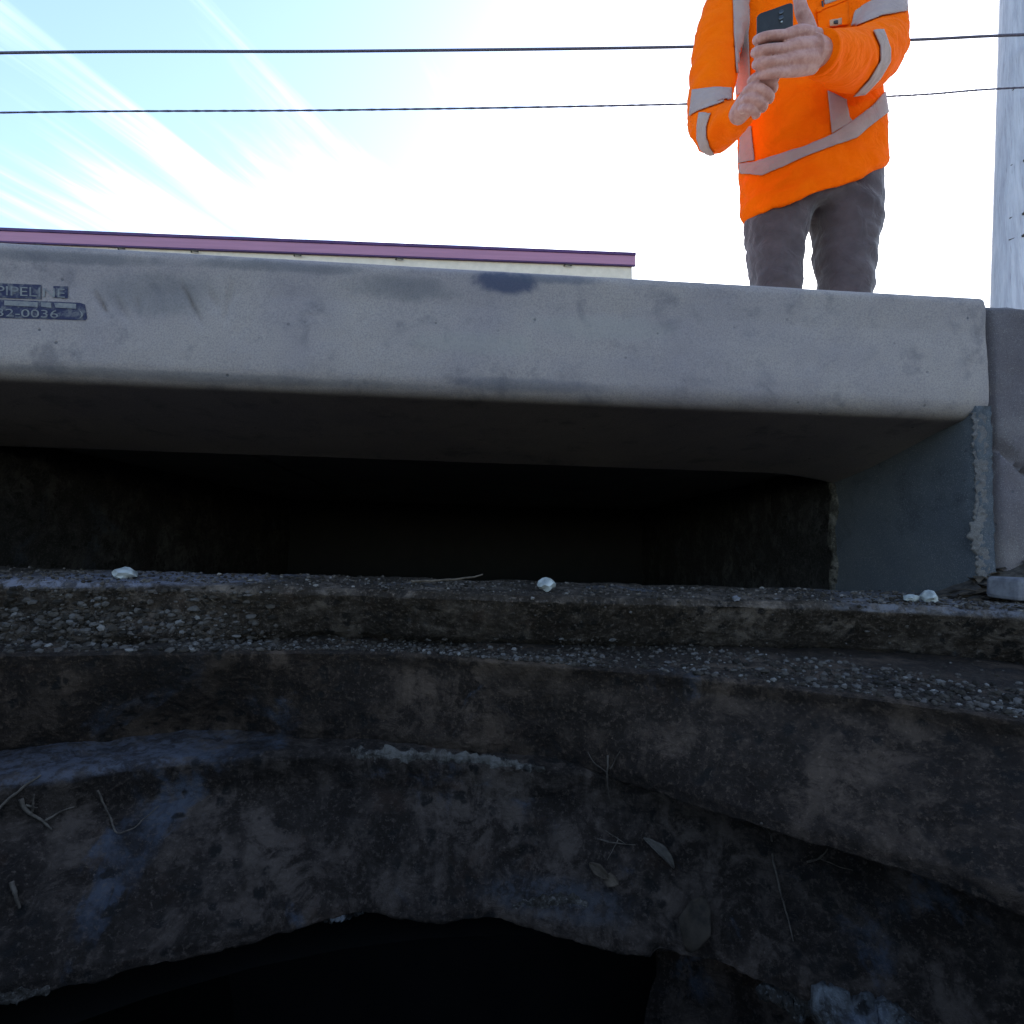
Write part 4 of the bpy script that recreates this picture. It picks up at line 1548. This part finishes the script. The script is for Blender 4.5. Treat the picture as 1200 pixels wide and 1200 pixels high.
pk = drape('chest_pocket', [(956, 12, 992, -4), (957, 24, 993, 14), (959, 36, 994, 34)], MAT_ORANGE, off=0.006)
drape('pocket_hem', [(955, 15, 955.5, 17.5), (975, 7.5, 975.5, 10), (992, 0, 992.5, 2.5)], MAT_ORANGE, off=0.009)
drape('reflective_stripe', [(964, -8, 965, 8), (975, -10, 976, 4), (985, -14, 986, 0)], MAT_REFL, off=0.007)
MAT_PATCH = simple_mat('tan label patch', (0.45, 0.25, 0.15), (0.5, 0.3, 0.18), 60, 0.7)
lb = drape('label_patch', [(971, 27, 971, 33), (984, 23, 984, 31)], MAT_PATCH, off=0.0075, nu=6, nv=5)
drape('label_mark', [(975, 28, 975, 31), (979, 27, 979, 31)], MAT_BELT, off=0.0095, nu=4, nv=4)
drape('pen', [(961, 4, 963, 4), (961.5, 14, 963.5, 14)], MAT_BELT, off=0.008, nu=6, nv=3)

# cuffs
for A in (arm_l, arm_r):
    p0, p1 = Vector(A[-4][:3]), Vector(A[-1][:3])
    d = (p1 - p0).normalized()
    r = A[-1][3]
    V, Fs = tube([p1 - d * 0.012, p1 - d * 0.006, p1 + d * 0.012, p1 + d * 0.016, p1 + d * 0.014, p1 - d * 0.002], [r * 1.0, r * 1.05, r * 1.04, r * 1.0, r * 0.9, r * 0.85], 28, ref=(0, 1, 0.2))
    o = mesh_obj('cuff', V, Fs, MAT_ORANGE)
    o.parent = person; o.matrix_parent_inverse = Matrix.Translation(person.location).inverted()

# body: head, neck, trunk, arms and hands as one surface
def sph(c, r, n=16):
    bm = bmesh.new()
    bmesh.ops.create_icosphere(bm, subdivisions=3, radius=1)
    vs = [Vector(c) + Vector((v.co.x * r[0], v.co.y * r[1], v.co.z * r[2])) for v in bm.verts]
    fs = [tuple(v.index for v in f.verts) for f in bm.faces]
    bm.free()
    return vs, fs


def chain(pts, n=12, k=5):
    """pts: (px, py, Y, r)"""
    s = spline([(*at(p[0], p[1], p[2]), p[3]) for p in pts], k * len(pts))
    V, Fs = tube([q[:3] for q in s], [q[3] for q in s], n, ref=(0, 1, 0.3))
    return V, Fs


HYR = 1.30
body = []
neck = at(930, -42, 1.76)
hc = neck + Vector((0, -0.03, 0.17))
body += [tube([neck - Vector((0, 0, 0.12)), neck, neck + Vector((0, -0.015, 0.09))], [0.07, 0.06, 0.058], 20)]
body += [sph(hc, (0.076, 0.095, 0.112)), sph(hc + Vector((0, -0.03, -0.07)), (0.055, 0.062, 0.05))]
body += [sph(hc + Vector((0, -0.098, -0.018)), (0.013, 0.02, 0.024))]                     # nose
body += [sph(hc + Vector((0, -0.083, -0.062)), (0.024, 0.012, 0.007)), sph(hc + Vector((0, -0.08, -0.073)), (0.022, 0.013, 0.006))]
for s in (-1, 1):
    body += [sph(hc + Vector((s * 0.078, 0.008, -0.012)), (0.008, 0.018, 0.03))]
    body += [sph(hc + Vector((s * 0.03, -0.082, 0.022)), (0.022, 0.012, 0.007))]           # brow
body += [ring_loft([(c[0], c[1], c[2] * 0.8, c[3] * 0.75, c[4], c[5], c[6]) for c in torso[2:8]], 32)]
body += [arm_geo(arm_l[:38], 0.72, 16), arm_geo(arm_r[:38], 0.66, 16)]
# hand at image right: back of the hand to the viewer, fingers across the phone
body += [chain([(972, 66, 1.36, 0.030), (960, 62, 1.325, 0.032), (950, 60, 1.31, 0.035)], 16)]
body += [chain([(957, 45, 1.315, 0.020), (938, 39, 1.295, 0.0175), (921, 41.5, 1.281, 0.0132)], 16),
         chain([(958, 56, 1.315, 0.022), (938, 55, 1.288, 0.0190), (920, 57, 1.278, 0.0138)], 16),
         chain([(957, 68, 1.315, 0.022), (938, 69, 1.292, 0.0185), (920, 71.5, 1.281, 0.0132)], 16),
         chain([(953, 77, 1.32, 0.018), (937, 81, 1.302, 0.0155), (921, 84, 1.287, 0.0120)], 16)]
fing = [
    [(923, 41.5, 1.281, 0.0122), (908, 42.0, 1.267, 0.0114), (896, 44.0, 1.268, 0.0116), (889, 46.0, 1.284, 0.0108), (887, 47, 1.304, 0.0102), (889, 47, 1.318, 0.0092)],
    [(922, 57, 1.278, 0.0126), (906, 58.0, 1.263, 0.0118), (894, 59.5, 1.265, 0.0120), (887, 61, 1.282, 0.0112), (885.0, 61.5, 1.304, 0.0104), (887, 61.5, 1.320, 0.0094)],
    [(922, 71.5, 1.281, 0.0122), (907, 72.4, 1.266, 0.0114), (895, 74.0, 1.268, 0.0116), (888, 75.0, 1.284, 0.0108), (886, 75.5, 1.304, 0.0100), (888, 75.5, 1.319, 0.0090)],
    [(922, 84.5, 1.287, 0.0108), (909, 85.5, 1.273, 0.0100), (899, 87, 1.275, 0.0102), (892, 88, 1.289, 0.0095), (890, 88.5, 1.306, 0.0088), (892, 88.5, 1.318, 0.0080)],
]
for f in fing:
    body.append(chain(f, 16, 7))
# thumb, leaving the side of the palm, up along the far side of the phone
body.append(chain([(950, 46, 1.325, 0.020), (945, 26, 1.322, 0.0165), (939, 12, 1.318, 0.0150), (936, -3, 1.320, 0.0132), (930, -14, 1.322, 0.0115)], 14, 7))
# hand at image left: closed under the phone
body += [chain([(866, 134, 1.42, 0.026), (873, 124, 1.375, 0.026), (880, 115, 1.345, 0.027)], 16)]
body += [chain([(874, 119, 1.355, 0.020), (884, 106, 1.338, 0.019), (890, 97, 1.332, 0.016)], 14), chain([(878, 126, 1.36, 0.015), (886, 118, 1.345, 0.015), (892, 110, 1.338, 0.014)], 14)]
fing2 = [
    [(880, 97, 1.325, 0.0122), (887, 91, 1.305, 0.0116), (897, 93, 1.294, 0.0114), (906, 100, 1.298, 0.0106), (906, 106, 1.313, 0.0096)],
    [(875, 108, 1.330, 0.0124), (883, 103, 1.306, 0.0118), (893, 105.5, 1.294, 0.0115), (902, 112.5, 1.299, 0.0106), (901, 118, 1.314, 0.0096)],
    [(872, 119, 1.340, 0.0118), (878, 115.5, 1.314, 0.0112), (888, 118, 1.302, 0.0108), (895, 124, 1.308, 0.0098), (893, 128, 1.322, 0.0090)],
    [(869, 128, 1.350, 0.0105), (874, 127, 1.326, 0.0100), (881, 129.0, 1.314, 0.0096), (887, 133.5, 1.320, 0.0088), (884, 136, 1.332, 0.0080)],
]
for f in fing2:
    body.append(chain(f, 14, 7))
body.append(chain([(893, 108, 1.335, 0.015), (903, 98, 1.325, 0.0130), (908, 91, 1.320, 0.0115), (909, 86, 1.32, 0.0100)], 12, 7))
me, co, no = remesh(body, 0.0021, 1)
finish(me, co, 'body', MAT_SKIN, person)
# hair, eyes
bm = bmesh.new(); bmesh.ops.create_icosphere(bm, subdivisions=4, radius=1)
hv = []
for vv in bm.verts:
    c = vv.co
    k = 1.06 if (c.z > 0.25 - 0.5 * c.y * -1 * 0 and (c.y > -0.2 or c.z > 0.55)) or c.y > 0.35 else 0.9
    hv.append((hc.x + c.x * 0.079 * k, hc.y + 0.004 + c.y * 0.099 * k, hc.z + 0.006 + c.z * 0.114 * k))
hf = [tuple(v.index for v in f.verts) for f in bm.faces]; bm.free()
o = mesh_obj('hair', hv, hf, MAT_HAIR); o.parent = person; o.matrix_parent_inverse = Matrix.Translation(person.location).inverted()
for s in (-1, 1):
    V, Fs = sph(hc + Vector((s * 0.03, -0.083, 0.004)), (0.012, 0.009, 0.008))
    o = mesh_obj('eye', V, Fs, MAT_REFL); o.parent = person; o.matrix_parent_inverse = Matrix.Translation(person.location).inverted()
# boots and belt
for cxp, yy in ((905, 1.82), (995, 1.82)):
    base = at(cxp, 540, yy)
    zb = gzp
    prof_ = [(0.07, 0.045, 0.035), (0.045, 0.047, 0.05), (-0.03, 0.048, 0.048), (-0.12, 0.052, 0.038), (-0.175, 0.045, 0.03), (-0.20, 0.02, 0.015)]
    V, Fs = tube([(base.x, yy + p[0], zb + p[2]) for p in prof_], [(p[2] * 0.98, p[1]) for p in prof_], 18, ref=(0, 0, 1))
    V2, F2 = tube([(base.x, yy + 0.01, zb + 0.03), (base.x, yy + 0.01, zb + 0.16)], [0.055, 0.056], 18, ref=(0, 1, 0))
    V, Fs = join_geo([(V, Fs), (V2, F2)])
    o = mesh_obj('boot', V, Fs, MAT_BOOT); o.parent = person; o.matrix_parent_inverse = Matrix.Translation(person.location).inverted()
V, Fs = ring_loft([(953, 226, 12, 0.03, -2, 1.0, 1.70), (950, 241, 12, 0.03, -2, 1.0, 1.70)], 20)

# phone
ph = [(890, 12, 1.312), (931, -5, 1.282), (927, 82, 1.282), (894, 97, 1.312)]
C = [at(*p) for p in ph]
ey = ((C[0] - C[3]) + (C[1] - C[2])).normalized()
ex = ((C[1] - C[0]) + (C[2] - C[3])).normalized()
ex = (ex - ey * ex.dot(ey)).normalized()
ez = ex.cross(ey)
cen = sum(C, Vector()) / 4 + Vector((0, 0.011, 0.004))
w_, h_, r_ = 0.0385, 0.080, 0.009
V, Fs = [], []
for (zz, ins) in ((-0.0045, 0.0015), (-0.0025, 0), (0.0025, 0), (0.0045, 0.0015)):
    for (qx_, qy_, a0) in ((1, 1, 0), (-1, 1, 90), (-1, -1, 180), (1, -1, 270)):
        for a in np.linspace(a0, a0 + 90, 7):
            V.append((qx_ * (w_ - r_) + (r_ - ins) * math.cos(R(a)), qy_ * (h_ - r_) + (r_ - ins) * math.sin(R(a)), zz))
nn_ = 28
Fs = grid_faces(4, nn_, wrap=True) + [tuple(reversed(range(nn_))), tuple(3 * nn_ + k for k in range(nn_))]
phone = empty('mobile_phone')
PM = Matrix((ex, ey, ez)).transposed().to_4x4()
facing = 1 if ez.y < 0 else -1
PM.translation = cen
phone.matrix_world = PM
tag(phone, 'black mobile phone gripped in both hands of the person', 'phone')
mesh_obj('phone_case', V, Fs, MAT_PHONE, phone)


def phone_bump(name, x, y, r, h, mat, sq=2.0):
    prof = [(1.0, 0.0044), (1.0, 0.0044 + h * 0.7), (0.85, 0.0044 + h), (0, 0.0044 + h)]
    V = []
    for (k, z) in prof:
        for i in range(20):
            a = 2 * math.pi * i / 20
            V.append((x + r * k * math.cos(a), y + r * k * math.sin(a), facing * z))
    mesh_obj(name, V, grid_faces(4, 20, wrap=True), mat, phone)


phone_bump('camera_lens', 0.014, 0.050, 0.0055, 0.0015, MAT_LENS)
phone_bump('camera_lens', 0.0145, 0.064, 0.0055, 0.0015, MAT_LENS)
phone_bump('flash_lamp', 0.015, 0.0395, 0.0022, 0.0012, MAT_STONE_W)
